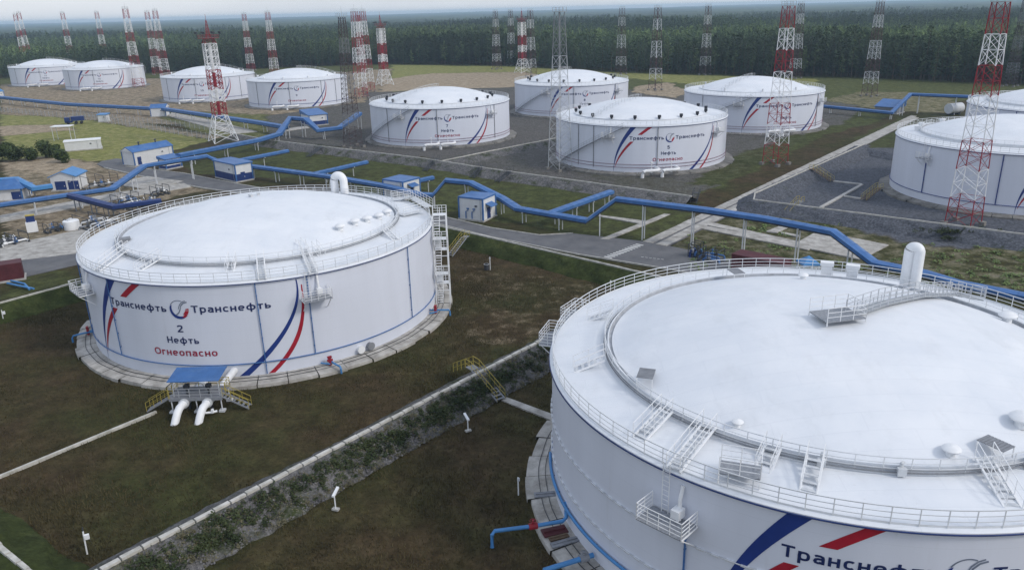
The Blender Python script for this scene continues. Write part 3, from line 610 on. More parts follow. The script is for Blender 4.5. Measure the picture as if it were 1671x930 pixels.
def bent_pipes(root, a, r0=TR_-.05, n=2, gap=5.0, m='white'):
    for k in range(n):
        aa = a+(k-(n-1)/2)*gap/TR_; t = Vector((-math.sin(a), math.cos(a), 0)); o = cyl(aa, r0, 1.5); d = Vector((math.cos(a), math.sin(a), 0))
        mb = MB(); mb.tube([o, o+d*2.6, o+d*3.3-t*.5, o+d*3.5-t*1.1, o+d*3.5-t*3.6, o+d*3.6-t*4.2+Vector((0, 0, -.2)), o+d*3.65-t*4.45+Vector((0, 0, -.7)), o+d*3.65-t*4.45+Vector((0, 0, -1.9))], .42, 10)
        p = mb.build('product_pipe', M[m], root, math.radians(40))
        vb = MB(); c = o+d*3.5-t*2.2; vb.box(c, (.5, .5, .9), a); vb.tube([c+Vector((0, 0, .3)), c+Vector((0, 0, 1.9))], .09, 6); vb.box(c+Vector((0, 0, 2.0)), (.5, .5, .25), a)
        vb.build('valve', M['white'], p)
def tank(c, logo_deg, number, label, kind='A', oil=True, group=None, text=True):
    rz = RAD(logo_deg+90); root = thing('oil_storage_tank', label, 'storage tank', (c[0], c[1], 0), rz, group)
    inst('shell', MESH['shell'], root); inst('roof_ring', MESH['roof_ring'], root); inst('roof_step', MESH['step' if kind in 'AX' else 'step_white'], root)
    inst('dome_roof', MESH['dome'], root); inst('foundation_apron', MESH['apron' if kind == 'A' else 'apron_dull'], root); inst('edge_pipe', MESH['edge'], root)
    inst('railing', MESH['rail_out'], root)
    if kind in 'AX': inst('railing', MESH['rail_in'], root)
    inst('cooling_ring_pipe', MESH['cool' if kind == 'A' else ('cool_dark' if kind in 'XC' else 'cool2')], root)
    if text:
        T = MESH['text']; inst('lettering', T['word_a'], root); inst('lettering', T['word_b'], root); inst('lettering', T['hazard'], root)
        if oil: inst('lettering', T['oil'], root)
        if number:
            w = .95*len(number)-.1; z0 = 6.0 if oil else 5.3
            tag(inst('number', recol(wraptext(number, -.7-w, -.7+w, z0, z0+.85), M['letter']), root))
        lg = inst('logo', MESH['logo_blue'], root); inst('logo_flame', MESH['logo_red'], lg); inst('logo_line', MESH['logo_line'], lg)
    for me_ in MESH['bands'].values(): inst('stripe', me_, root)
    return root
def rel(logo, deg): return RAD(deg-logo-90)      # absolute bearing -> the tank's own frame
C2, C1 = (-33.8, 103.5), (25.95, 58.26)
T2 = tank(C2, -98.3, '2', 'white oil tank numbered 2 with a blue canopy over the pipes at its foot', 'A')
T1 = tank(C1, -92.2, '', 'huge white oil tank nearest the camera with lettering cut by the bottom picture edge', 'A')
L2, L1 = -98.3, -92.2
def pol(c, logo, u, v, z):
    p = at(u, v, z); a = math.atan2(p.y-c[1], p.x-c[0]) - RAD(logo+90); return a, math.hypot(p.x-c[0], p.y-c[1])
def lp(c, logo, u, v, z): a, r = pol(c, logo, u, v, z); return cyl(a, r, z)
# --- tank 2 fittings
for deg in (-76.4, -62.3, -123, -148, -25, 25, 60): dpipe(rel(L2, deg), 2 if deg != -76.4 else .5).build('downpipe', M['blue'], T2)
for a_, b_ in (((158,442),(206,406)), ((222,444),(262,420)), ((374,447),(380,424)), ((428,456),(425,420)), ((513,447),(494,404)), ((528,422),(514,406)), ((648,394),(628,374)), ((500,418),(488,402))):
    p0, p1 = lp(C2, L2, *a_, 11.85), lp(C2, L2, *b_, 12.9); stair(T2, p0, p1, .8)
hang_platform(T2, rel(L2, -136.7), 8.9, 3.4); hang_platform(T2, rel(L2, -60.7), 8.9, 3.2); hang_platform(T2, rel(L2, 100), 8.9, 3.0)
for u, v in ((556,380),(580,371),(600,364),(619,356),(632,347)):
    a, r = pol(C2, L2, u, v, 13.2); r = min(r, 17.3); inst('roof_vent', MESH['vent_white'], T2, cyl(a, r, domez(r)-.05)).scale = (.85, .85, .9)
for u, v in ((412,337),(424,334)):
    a, r = pol(C2, L2, u, v, 14.6); hatch(T2, a, r, .7, .5, .35, 'pale')
a, r = pol(C2, L2, 203, 393, 12.9); hatch(T2, a, min(r, 17.2), 1.3, 1.0, .6, 'grey')
a, r = pol(C2, L2, 555, 317, 12.4); arch(T2, a, r, 3.1, 1.75, .62)
def walkway(root, c, logo, pts, w=.9, z=12.2):      # straight gangway pieces with handrails between surveyed points
    P = [lp(c, logo, u, v, z) for u, v in pts]; fb = MB(); rb = MB()
    for a, b in zip(P, P[1:]):
        d = (b-a).normalized(); nn = Vector((-d.y, d.x, 0))*w/2; fb.obox(a-nn, b-a, nn*2, (0, 0, .08))
        for s in (-1, 1): rail_line(rb, [a+nn*s, b+nn*s], 1.2, .03, (.4, .8), 1.2)
    f = fb.build('roof_walkway', M['pale'], root); rb.build('railing', M['white'], f)
walkway(T2, C2, L2, [(655,352),(690,343)], 1.1, 12.3); walkway(T2, C2, L2, [(640,326),(672,322),(700,338)], 1.2, 12.2)
def stair_tower(root, a, levels=5, w=3.4, dep=1.9, r0=.25):
    T = Matrix.Rotation(a, 3, 'Z'); P = lambda x, y, z: T@Vector((TR_+r0+x, y, z)); H_ = 12.6/levels
    fr = MB()
    for x in (0, dep):
        for y in (-w/2, w/2): fr.tube([P(x, y, .2), P(x, y, 13.1)], .07, 4)
    for k in range(1, levels+1):
        z = .3+H_*k-.5
        for s in (-1, 1): fr.tube([P(0, s*w/2, z), P(dep, s*w/2, z)], .06, 4)
        for x in (0, dep): fr.tube([P(x, -w/2, z), P(x, w/2, z)], .06, 4); fr.tube([P(x, -w/2 if k % 2 else w/2, z-H_), P(x, w/2 if k % 2 else -w/2, z)], .045, 4)
    o = fr.build('stair_tower', M['white'], root)
    for k in range(levels):
        z0, z1 = .3+H_*k-.5+(.5 if k == 0 else 0), .3+H_*(k+1)-.5; s = 1 if k % 2 else -1
        ld = MB(); ld.obox(P(0, s*-w/2*1.35 if s < 0 else -w/2*1.35, z1), T@Vector((dep, 0, 0)), T@Vector((0, 1.25, 0)), (0, 0, .06))
        ld.v = []; ld.f = []; ld.m = []
        yc = -s*w/2; ld.obox(P(0, yc-.7, z1), T@Vector((dep, 0, 0)), T@Vector((0, 1.4, 0)), (0, 0, .06), 0)
        for t in range(9):
            q = P(.15, s*w/2*(1-2*(t+.5)/9), z0+(z1-z0)*(t+.5)/9); ld.obox(q, T@Vector((.8, 0, 0)), T@Vector((0, .28, 0)), (0, 0, .04), 0)
        rail_line(ld, [P(0, yc-.7*s*-1, z1), P(0, yc+.7*-s, z1), P(dep, yc+.7*-s, z1), P(dep, yc+.7*s, z1)], 1.15, .04, (.4, .78), .7)
        rail_line(ld, [P(.95, s*w/2, z0), P(.95, -s*w/2, z1)], 1.05, .04, (.5,), 1.0)
        ld.build('stair_flight', M['white'], o)
stair_tower(T2, rel(L2, 2.5))
def base_cables(root):
    mb = MB()
    for r in (23.45, 24.05): mb.tube([cyl(2*PI*i/120, r+.04*math.sin(i*1.3), .44 if r < 23.6 else .34) for i in range(120)], .035, 4, True)
    mb.build('base_cable', M['dark'], root)
base_cables(T2); base_cables(T1)
for t in (T2, T1):
    mb = MB(); mb.tube([cyl(2*PI*i/140, 18.42, 12.42) for i in range(140)], .05, 5, True); mb.tube([cyl(2*PI*i/140, 18.42, 12.62) for i in range(140)], .03, 4, True); mb.build('cable_ring', M['grey'], t)
for u, v, sx, sy, mm in ((893,806,2.2,.7,'grey'),(905,866,2.0,1.0,'rust'),(922,884,2.3,.6,'grey'),(912,876,1.6,.5,'wood')):
    p = lp(C1, L1, u, v, .42); a = math.atan2(p.y, p.x); mb = MB(); mb.box(p, (sx, sy, .12), a); mb.box(p+Vector((0, 0, .1)), (sx*.9, .08, .1), a); mb.build('step_plate', M[mm], T1)
def hydrant(root, a):          # small red valve with a blue drain pipe on the apron
    T = Matrix.Rotation(a, 3, 'Z'); P = lambda x, y, z: T@Vector((TR_+x, y, z)); mb = MB(); mb.tube([P(.9, 0, .4), P(.9, 0, 1.3)], .18, 8); mb.tube([P(.9, -.3, 1.05), P(.9, .35, 1.05)], .14, 8); mb.box(P(.9, 0, 1.45), (.3, .5, .2), a)
    v = mb.build('drain_valve', M['red'], root); pb = MB(); pb.tube([P(.05, .1, .8), P(1.6, .3, .8), P(2.6, .6, .75), P(2.75, .65, .5), P(2.75, .65, -.1)], .12, 8); pb.tube([P(.3, -.9, .7), P(1.2, -.1, .7)], .09, 6); pb.build('drain_pipe', M['bluelt'], v)
hydrant(T2, rel(L2, -59)); hydrant(T2, rel(L2, 3-14)); hydrant(T2, rel(L2, -158))
for deg in (-48.5, -45): mb = MB(); mb.lathe([(.42, 0), (.42, .5), (.5, .52), (.5, .6), (.001, .62)], 14); o = mb.build('manhole_cover', M['white' if deg < -46 else 'grey'], T2); o.matrix_local = Matrix.Translation(cyl(rel(L2, deg), TR_-.05, 1.0))@Matrix.Rotation(rel(L2, deg), 4, 'Z')@Matrix.Rotation(PI/2, 4, 'Y')
# --- tank 1 fittings
inst('spray_ring', MESH['spray'], T1)
for deg in (-132,): dpipe(rel(L1, deg), 2, 8.4, .075).build('downpipe', M['blue'], T1)
hang_platform(T1, rel(L1, -134.2), 8.45, 3.3, 1.9); hang_platform(T1, rel(L1, 160), 10.3, 3.2, box=False); hang_platform(T1, rel(L1, 146.5), 10.6, 3.0, box=False)
mb = MB(); mb.tube([cyl(rel(L1, t), TR_+.22, 2.0) for t in np.linspace(-185, -120, 40)], .13, 8); mb.build('fire_water_pipe', M['bluelt'], T1, True)
for a_, b_ in (((936,604),(986,584)), ((1042,716),(1088,668)), ((1098,767),(1158,693)), ((1318,806),(1331,745)), ((1243,772),(1262,728)), ((1654,830),(1604,745)), ((958,522),(1000,508))):
    p0, p1 = lp(C1, L1, *a_, 11.85), lp(C1, L1, *b_, 12.85); stair(T1, p0, p1, .95)
def deck(root, c, logo, u, v, z, sx, sy, h=.0, rz=0):
    p = lp(c, logo, u, v, z); T = Matrix.Rotation(rz, 3, 'Z'); fb = MB(); fb.box(p+Vector((0, 0, h)), (sx, sy, .08), rz, 1)
    cs = [p+Vector((0, 0, h))+T@Vector((x*sx/2, y*sy/2, 0)) for x, y in ((-1, -1), (1, -1), (1, 1), (-1, 1), (-1, -1))]
    for q in cs[:4]: fb.tube([q-Vector((0, 0, h+.2)), q], .05, 4)
    f = fb.build('roof_platform', [M['white'], M['grate']], root); rb = MB(); rail_line(rb, cs[:4], 1.15, .032, (.4, .78), 1.0); rb.build('railing', M['white'], f); return f
deck(T1, C1, L1, 1207, 778, 12.0, 2.4, 1.5, .5, RAD(-20-L1-90)); deck(T1, C1, L1, 1366, 516, on_dome(C1, L1, 1366, 516, .3).z, 3.3, 2.4, .1, RAD(14))
# gangway over the dome from the ring to the platform
P = [on_dome(C1, L1, u, v, .3) for u, v in ((1388,514),(1440,496),(1500,483),(1560,481),(1606,489))]; fb = MB(); rb = MB()
for a, b in zip(P, P[1:]):
    d = b-a; nn = Vector((-d.y, d.x, 0)).normalized()*.45; fb.obox(a-nn, d, nn*2, (0, 0, .08))
    for s in (-1, 1): rail_line(rb, [a+nn*s, b+nn*s], 1.15, .036, (.4, .76), 1.1)
f = fb.build('roof_walkway', M['galv'], T1); rb.build('railing', mat('grey_rail', (.5, .52, .55), .5, .06, 1), f)
a, r = pol(C1, L1, 1491, 461, 12.4); arch(T1, a, min(r, 19.6), 4.1, .9, .5)
for u, v in ((1348,447),(1390,452)): a, r = pol(C1, L1, u, v, 12.3); hatch(T1, a, r, .8, 1.3, 1.5, 'white')
for u, v, s in ((1311,449,.6),(1563,748,.72),(1665,700,1.0),(1655,520,.95),(1192,700,.5)):
    a, r = pol(C1, L1, u, v, 13.0 if s != .6 else 15.2); r = min(r, 17.0); inst('roof_vent', MESH['vent_white'], T1, cyl(a, r, domez(r)-.05)).scale = (s, s, s)
for u, v, rz in ((1050,621,.9),(1628,740,.3),(1200,455,0)): a, r = pol(C1, L1, u, v, 12.9); panel(T1, a, min(r, 17.2), a+rz)
for deg in (-99, -113, -74): a = rel(L1, deg); mb = MB(); mb.tube([cyl(a, 18.3, 12.3), cyl(a, 18.3, 13.0), cyl(a, 18.5, 13.2)], .12, 8); mb.box(cyl(a, 18.5, 12.55), (.3, .5, .5), a); mb.build('junction_box', M['pale'], T1)
# --- the tanks behind
GB = 'oil tanks of the farm'
def vents(root, n=18, a0=0):
    for i in range(n): inst('roof_vent', MESH['vent_black'], root, cyl(2*PI*i/n+a0, 17.4, domez(17.4)-.05)).scale = (.8, .8, .95)
def dome_rail(root, a):
    mb = MB(); pts = [cyl(a, r, domez(min(r, 17.4))) for r in np.linspace(18, .5, 9)]
    for s in (-.5, .5): rail_line(mb, [p+Vector((-math.sin(a), math.cos(a), 0))*s for p in pts], 1.1, .04, (.55,), 2)
    mb.build('dome_gangway', M['pale'], root)
T5 = tank((36.0, 213.6), -80.8, '5', 'white oil tank with black vents, two white pipes and a pale mast at its wall', 'B')
T7 = tank((-22.2, 261.8), -79.9, '7', 'white oil tank with black vents beside the dark lattice mast', 'B')
T8 = tank((26, 322.5), -81, '8', 'white oil tank with black vents standing partly hidden behind tank 5', 'B')
T4 = tank((83.7, 270.5), -79, '', 'white oil tank behind a red and white mast, beside the slab road', 'B')
for t in (T5, T7, T8): vents(t, 18, .12); spiral(t, RAD(-180+8), RAD(-118))
spiral(T4, RAD(-185), RAD(-118))
for i in range(9): hatch(T4, 2*PI*i/9+.2, 17.3, .5, .5, .9, 'pale')
for t, degs in ((T5, (-129.5, -88.5, -142)), (T7, (-131, -88, -38)), (T8, (-92, -47)), (T4, (-46, -150))):
    lg = t.rotation_euler.z
    for d_ in degs: dpipe(RAD(d_)-lg, 1.2, 11.4, .09).build('downpipe', M['grey'], t)
for t in (T5, T7, T8, T4): dome_rail(t, RAD(-150)); hang_platform(t, RAD(-38-90), 8.9, 3.0); hang_platform(t, RAD(37-90), 8.9, 3.0); bent_pipes(t, RAD(-92))
T3 = tank((106.1, 162.1), -84, '3', 'bluish white tank on grey gravel behind a big red and white mast', 'X', text=False)
T6 = tank((150.4, 213), -100, '4', 'white tank mostly out of the picture beyond the grey gravel basin', 'X', text=False)
for t, ds in ((T3, (-127, -163, -95)), (T6, (-150,))):
    for d_ in ds: dpipe(RAD(d_)-t.rotation_euler.z, 1.9, 8 if d_ == -163 else 11.4, .1).build('downpipe', M['stripe'], t)
    hang_platform(t, RAD(-163)-t.rotation_euler.z, 9.0, 2.6)
    for u, v in ((1510,196),(1491,205),(1505,212)) if t is T3 else (): p = at(u, v, 12.4); a = math.atan2(p.y-162.1, p.x-106.1)-t.rotation_euler.z; hatch(t, a, 18.9, 1.0, 1.0, 1.1, 'white')
    if t is T6: hatch(t, RAD(-120), 17, 1.2, 1.2, 1.6, 'white')
T9 = tank((-98.4, 377.5), -77.2, '9', 'white oil tank numbered 9 left of a pair of red and white masts', 'C', oil=False)
T10 = tank((-153.5, 414.5), -78.6, '10', 'white oil tank numbered 10 behind the floodlight tower with a platform', 'C', oil=False)
T12 = tank((-250.8, 503.7), -71.4, '12', 'distant white oil tank numbered 12 overlapping its neighbour', 'C')
T11 = tank((-308.4, 544.3), -65.2, '11', 'distant white oil tank numbered 11, outermost of its row', 'C')
for t in (T9, T10, T12, T11):
    bent_pipes(t, RAD(-98), gap=6.5); dome_rail(t, RAD(20)); spiral(t, RAD(55), RAD(-8), 20)
    for d_ in (-98, -42, -62, -140): dpipe(RAD(d_), 1.2, 11.4, .09).build('downpipe', M['grey'], t)
    for i in range(10): inst('roof_vent', MESH['vent_white'], t, cyl(2*PI*i/10, 17.5, domez(17.5)-.05)).scale = (.6, .6, 1)

# ------------------------------------------------------------------ piping platform at tank 2
def piping_platform():
    c = at(321, 674); ang = math.atan2(C2[1]-c.y, C2[0]-c.x) - PI/2      # local +y points at the tank
    root = thing('piping_platform', 'grey access platform with yellow handrails and blue canopy below the red lettering', 'platform', (c.x, c.y, 0), ang)
    w, d, h = 5.6, 2.6, 1.6; y0 = .3; yw = math.hypot(C2[0]-c.x, C2[1]-c.y)-22.6
    fl = MB(); fl.obox((-w/2, y0, h), (w, 0, 0), (0, d, 0), (0, 0, .1)); fl.obox((-w/2, y0-.04, h-.28), (w, 0, 0), (0, .1, 0), (0, 0, .3)); fl.build('deck', M['grey'], root)
    for x in (-w/2+.2, 0, w/2-.2):
        for y in (y0+.1, y0+d-.1):
            mb = MB(); mb.tube([(x, y, 0), (x, y, h)], .07, 5); mb.box((x, y, .06), (.6, .6, .2)); mb.build('leg', M['pale'], root)
    rb = MB(); rail_line(rb, [(-w/2, y0+d*.9, h), (-w/2, y0+d*.45, h)], 1.1, .035, (.4, .75), 1); rail_line(rb, [(-w/2, y0, h), (-w/2+.1, y0, h)], 1.1, .035, (.4, .75), 1.1); rail_line(rb, [(w/2, y0+d*.45, h), (w/2, y0+d, h), (-w/2, y0+d, h)], 1.1, .035, (.4, .75), 1.2); rb.build('railing', M['yellow'], root); rb = MB(); rail_line(rb, [(-w/2, y0+.02, h), (w/2, y0+.02, h)], 1.1, .035, (.4, .75), 1.1); rb.build('railing', M['galv'], root)
    stair(root, (-w/2-2.6, y0+.6, .1), (-w/2, y0+.6, h), .9, 'stair', 'grey', 'grey', 'yellow'); stair(root, (w/2+2.6, y0+.6, .1), (w/2, y0+.6, h), .9, 'stair', 'grey', 'grey', 'yellow')
    cb = MB()
    for x in (-w/2+.5, w/2-.3):
        for y in (y0+.3, y0+d): cb.tube([(x, y, h), (x, y, h+1.95+(.25 if y > 1 else 0))], .045, 4, mi=1)
    cb.obox((-w/2+.15, y0-.1, h+1.95), (w-.2, 0, 0), (0, d+.3, .3), (0, 0, .07)); cb.build('canopy', [M['blue'], M['pale']], root)
    for k in range(2): st = MB(); st.tube([(-1.1+2.3*k, 1.2, 0), (-1.1+2.3*k, 1.2, h+.9)], .16, 8); st.box((-1.1+2.3*k, 1.2, h+1.0), (.5, .5, .4)); st.build('valve_actuator', M['dark'], root)
    for k, x in enumerate((-1.35, 1.1)):
        mb = MB(); r_ = .40
        mb.tube([(x+.55, yw, 1.2), (x+.5, 4.3, 1.2), (x+.35, 2, 1.1), (x+.1, -.1, 1.1), (x-.02, -.7, 1.02), (x-.1, -1.1, .75), (x-.18, -1.5, .3), (x-.3, -2.1, -.5)], r_, 14)
        q = thing('white_product_pipe', ('plain' if k == 0 else 'side-branched') + ' thick white pipe bending into the grass below the blue canopy', 'pipe', (c.x, c.y, 0), ang)
        mb.build('pipe_run', M['white'], q, math.radians(50))
        for y, rr in ((.05, .52), (.22, .52), (3.9, .55)): fb = MB(); fb.tube([(x+.12+.08*y, y-.05, 1.1), (x+.12+.08*y, y+.06, 1.1)], rr, 16); fb.build('flange', M['pale'], q)
        if k: sb = MB(); sb.tube([(x, -.9, .45), (x+.9, -.7, .45), (x+1.3, -.5, .45)], .12, 8); sb.box((x+.9, -.72, .6), (.2, .3, .4)); sb.build('side_branch', M['white'], q)
piping_platform()

# ------------------------------------------------------------------ lattice masts and floodlight towers
def lattice(mb, w0, w1, h, bays, bands, lr=.13, br=.06, z0=0):
    def W_(z): return w0+(w1-w0)*(z/h)
    zs = [0]; 
    for i in range(bays): zs.append(h*(1-(1-(i+1)/bays)**1.12) if False else h*(i+1)/bays)
    def cs(z): a = W_(z)/2; return [Vector((x*a, y*a, z+z0)) for x, y in ((-1, -1), (1, -1), (1, 1), (-1, 1))]
    nb = len(bands)
    for i in range(bays):
        mi = bands[min(nb-1, int((zs[i]+zs[i+1])/2/h*nb))]; A, B = cs(zs[i]), cs(zs[i+1])
        for k in range(4):
            mb.tube([A[k], B[k]], lr, 4, mi=mi); j = (k+1) % 4
            mb.tube([A[k], B[j]], br, 3, mi=mi); mb.tube([A[j], B[k]], br, 3, mi=mi); mb.tube([B[k], B[j]], br, 3, mi=mi)
mb = MB(); lattice(mb, 4.5, 2.1, 38.4, 15, (0, 1, 0, 1, 0, 1, 0), .095, .046); MAST = mb.mesh('lattice', [M['red'], M['wht']])
mb = MB(); lattice(mb, 4.7, 2.2, 38.4, 17, (0, 1, 0, 1, 0, 1, 0), .115, .05); MASTF = mb.mesh('lattice', [M['red'], M['wht']])
mb = MB(); lattice(mb, 4.7, 2.2, 38.4, 15, (0, 1, 0, 1, 0, 1, 0), .11, .05); MASTG = mb.mesh('lattice', [mat('mast_brown', (.085, .045, .048), .6, .1, 1), mat('mast_light', (.52, .54, .56), .5, .1, 1)])
mb = MB(); lattice(mb, 4.4, 1.8, 38.4, 15, (1, 1, 1, 1, 1, 0, 0), .085, .036); MASTP = mb.mesh('lattice', [M['grey'], mat('mast_pale', (.44, .46, .48), .5, .1, 1)])
mb = MB(); lattice(mb, 4.4, 1.5, 38.4, 26, (0, 1, 0, 1, 0, 1, 0), .095, .046); MASTD = mb.mesh('lattice', [mat('mast_dark', (.07, .05, .055), .6, .1, 1), mat('mast_dull', (.17, .175, .185), .6, .1, 1)])
mb = MB()
for x in (-1, 1):
    for y in (-1, 1): mb.box((x*2.35, y*2.35, .1), (1, 1, .9))
FOOT = mb.mesh('footing', M['condull'])
mb = MB(); mb.tube([(0, 0, 38.3), (0, 0, 41.4)], .07, 5, r2=.02); ROD = mb.mesh('lightning_rod', M['galv'])
mb = MB(); mb.box((0, 0, 38.45), (2.5, 2.5, .08)); rail_line(mb, [(-1.2, -1.2, 38.5), (1.2, -1.2, 38.5), (1.2, 1.2, 38.5), (-1.2, 1.2, 38.5), (-1.2, -1.2, 38.5)], 1.0, .04, (.5,), 1.2); TOPP = mb.mesh('top_platform', M['galv'])
def mast(u, v, label, me_=None, s=1.0, rod=True, rz=.65):
    p = at(u, v); r_ = thing('lattice_mast', label, 'mast', p, rz, 'lattice lightning masts'); r_.scale = (s, s, s)
    inst('lattice', me_ or MAST, r_); inst('footing', FOOT, r_); inst('top_platform', TOPP, r_)
    if rod: inst('lightning_rod', ROD, r_)
    return r_
mast(1571, 366, 'red and white lattice mast standing on the grey bund by the cut-off tank', rod=False)
mast(1264.5, 268, 'red and white lattice mast in front of the tank beside the slab road', rod=False)
mast(914, 276, 'lattice mast at the wall of tank 5, paler than its neighbours', MASTP, rod=False)
mast(577, 240, 'dark lattice mast on the gravel close to tank 7', MASTD)
for u, v, t in ((1013,121,'slim lattice mast in the meadow behind tank 5, before the forest'), (1069,147,'lattice mast in the gap between tank 5 and the tank beside the slab road'), (1150,122,'lattice mast rising just behind the left rim of the tank beside the slab road'),
                (1296.5,128,'lattice mast behind the dome of the tank beside the slab road'), (1418,157,'lone grey lattice mast on the meadow near the small blue roof'), (811,113,'slim lattice mast at the dirt patch behind tank 7'), (835,107,'thin lattice mast farther back than the mast behind tank 7'), (867,125,'grey lattice mast touching the floodlight tower behind tank 8')):
    mast(u, v, t, MASTG, rod=False)
mast(1648, 141, 'faint dark lattice mast standing against the forest at the picture edge', MASTD, rod=False)
for u, v, s, t in ((590,160,1.05,'red and white mast with spire at the right side of tank 9'), (602,150,1.05,'red and white mast with spire, second beside tank 9'), (449,125,1.08,'red and white mast behind the dome of tank 9'), (410,115,1.07,'red and white mast between tanks 9 and 10'),
                   (227,143,1.18,'red and white mast in front of tank 12'), (271,128,1.16,'red and white mast between tanks 10 and 12'), (257,122,1.15,'red and white mast half hidden behind the mast between tanks 10 and 12'), (120,112,1.2,'red and white mast behind the joint of tanks 11 and 12'), (174,108,1.2,'thin red and white mast behind the dome of tank 12'), (50,110,1.24,'red and white mast behind the dome of tank 11'), (44,112,1.2,'red and white mast, outermost of the pair behind tank 11'), (592,118,1.0,'dark thin mast behind the pair of masts beside tank 9')):
    mast(u, v, t, MASTF, s)
def floodlight(u, v, label, s=1.0):
    p = at(u, v); r_ = thing('floodlight_tower', label, 'floodlight tower', p, .6, 'floodlight towers'); r_.scale = (s, s, s)
    mb = MB(); lattice(mb, 8.2, 4.0, 9, 3, (1,), .17, .09); lattice(mb, 4.0, 3.7, 23.4, 11, (0, 1, 0, 1, 1)[:5], .16, .09, 9.0); mb.build('lattice', [M['red'], M['wht']], r_)
    cb = MB()
    for k in range(5): cb.lathe([(.55, 9+4.68*k), (.55, 9+4.68*(k+1))], 8, mi=(0, 1, 0, 1, 1)[k])
    cb.build('ladder_cage', [M['red'], M['wht']], r_)
    pb = MB(); lattice(pb, 3.7, 2.6, 1.6, 1, (0,), .12, .08, 32.4); pb.lathe([(.5, 34), (3.5, 34.0), (3.5, 34.1), (.5, 34.1)], 8); rail_line(pb, [(3.4*math.cos(a), 3.4*math.sin(a), 34.1) for a in np.linspace(0, 2*PI, 9)], 1.0, .04, (.55,), 1.3); pl = pb.build('lamp_platform', M['red'], r_)
    for k in range(8):
        a = 2*PI*k/8+.2; lb = MB(); lb.tube([(3.7*math.cos(a), 3.7*math.sin(a), 34.3), (3.9*math.cos(a), 3.9*math.sin(a), 35.6)], .06, 4); lb.box((4.0*math.cos(a), 4.0*math.sin(a), 35.8), (.5, .7, .55), a); lb.build('floodlight', M['dark'], pl)
    sb = MB(); lattice(sb, 1.3, .25, 5.4, 5, (0,), .05, .03, 34.2); sb.tube([(0, 0, 39.5), (0, 0, 41.5)], .05, 5); sb.build('spire', M['red'], r_)
floodlight(365, 231, 'red and white floodlight tower with platform on a flared white base by the blue gallery', .97)
floodlight(628, 139, 'red and white floodlight tower with platform behind tank 7', .96)
floodlight(853, 119, 'red and white floodlight tower with platform behind tank 8', .97)

# ------------------------------------------------------------------ blue cable galleries
def gallery(label, pts, w=1.8, h=.68, step=9, post_m='pale', blue='blue', group='blue pipe and cable galleries', post=True, tray=True):
    P = [at(u, v, z) for u, v, z in pts]; b = P[0]; root = thing('cable_gallery', label, 'cable gallery', (b.x, b.y, 0), 0, group); O = Vector((b.x, b.y, 0)); P = [p-O for p in P]
    nr = []
    for a, c in zip(P, P[1:]): d = Vector((c.x-a.x, c.y-a.y, 0)).normalized(); nr.append(Vector((-d.y, d.x, 0)))
    nn = [nr[0]]+[(a+c).normalized()/max(.5, math.cos(a.angle(c)/2)) for a, c in zip(nr, nr[1:])]+[nr[-1]]
    def sweep(mb, sec, mi=0):
        q = len(sec); vs_ = [p+n_*o+Vector((0, 0, z)) for p, n_ in zip(P, nn) for o, z in sec]; fs = []
        for i in range(len(P)-1):
            for j in range(q): fs.append((i*q+j, i*q+(j+1) % q, (i+1)*q+(j+1) % q, (i+1)*q+j))
        fs += [tuple(range(q)), tuple(range((len(P)-1)*q, len(P)*q))[::-1]]; mb.add(vs_, fs, mi)
    mb = MB(); sweep(mb, [(-w/2, -.12), (-w/2, -h), (w/2, -h), (w/2, -.12), (0, .06)])
    for a, c, n_ in zip(P, P[1:], nr):      # standing seams across the sheet roof
        k = max(1, int((c-a).length/2.0))
        for i in range(1, k): p = a.lerp(c, i/k); mb.tube([p-n_*w/2*1.01+Vector((0, 0, -.11)), p+Vector((0, 0, .07)), p+n_*w/2*1.01+Vector((0, 0, -.11))], .035, 3)
    mb.build('roof_cover', M[blue], root)
    if tray:
        mb = MB(); sweep(mb, [(-w*.36, -h-.02), (-w*.36, -h-.34), (w*.36, -h-.34), (w*.36, -h-.02)]); mb.build('cable_tray', M['dark'], root)
    if post:
        acc = 0; nxt = step*.4
        for a, c, n_ in zip(P, P[1:], nr):
            ln = (c-a).length
            while nxt < acc+ln:
                p = a.lerp(c, (nxt-acc)/ln); pb = MB(); t = p.z-h-.3
                for s in ((-1, 1) if w > 1.5 else (0,)): q = n_*s*w*.3; pb.tube([Vector((p.x, p.y, -.2))+q, Vector((p.x, p.y, t))+q], .13, 4)
                pb.obox(Vector((p.x, p.y, t))-n_*w*.42-Vector((.1, .1, .0)), n_*w*.84, Vector((.2, .2, 0)) if abs(n_.x-n_.y) > .2 else Vector((.2, -.2, 0)), (0, 0, .16)); pb.build('post', M[post_m], root); nxt += step
            acc += ln
    return root
gallery('long main blue gallery stepping up and down past both near tanks', [(-60,340,3.6),(111,315,3.6),(182,305,3.6),(235,268,5.4),(337,252,5.9),(361,263,3.9),(420,270,3.4),(542,286,3.3),(626,300,3.3),(684,314,3.2),(706,315,3.2),(727,291,6.1),(768,295,6.1),(820,321,3.4),(845,337,2.9),(958,356,3.1),(1006,321,7.1),(1155,339,6.8),(1250,353,6.6),(1360,374,6.3),(1428,425,3.2),(1508,441,3.2),(1560,457,3.2),(1700,484,3.2),(2050,556,3.2)])
gallery('blue branch gallery darkened like its shaded side, sloping down from the main gallery toward the railing of tank 2', [(112,315,3.6),(186,334,2.6),(262,324,2.6)], 1.7, .8, 6, 'grey', 'bluedk')  # deeper blue stands in for the shaded side of this branch
gallery('blue gallery zigzagging between the floodlight tower and tank 7', [(290,251,3.6),(420,226,3.5),(455,216,3.5),(473,190,6.6),(499,192,6.6),(519,210,3.6),(554,206,3.6),(586,183,6)], 2.2, 1.0, 12)
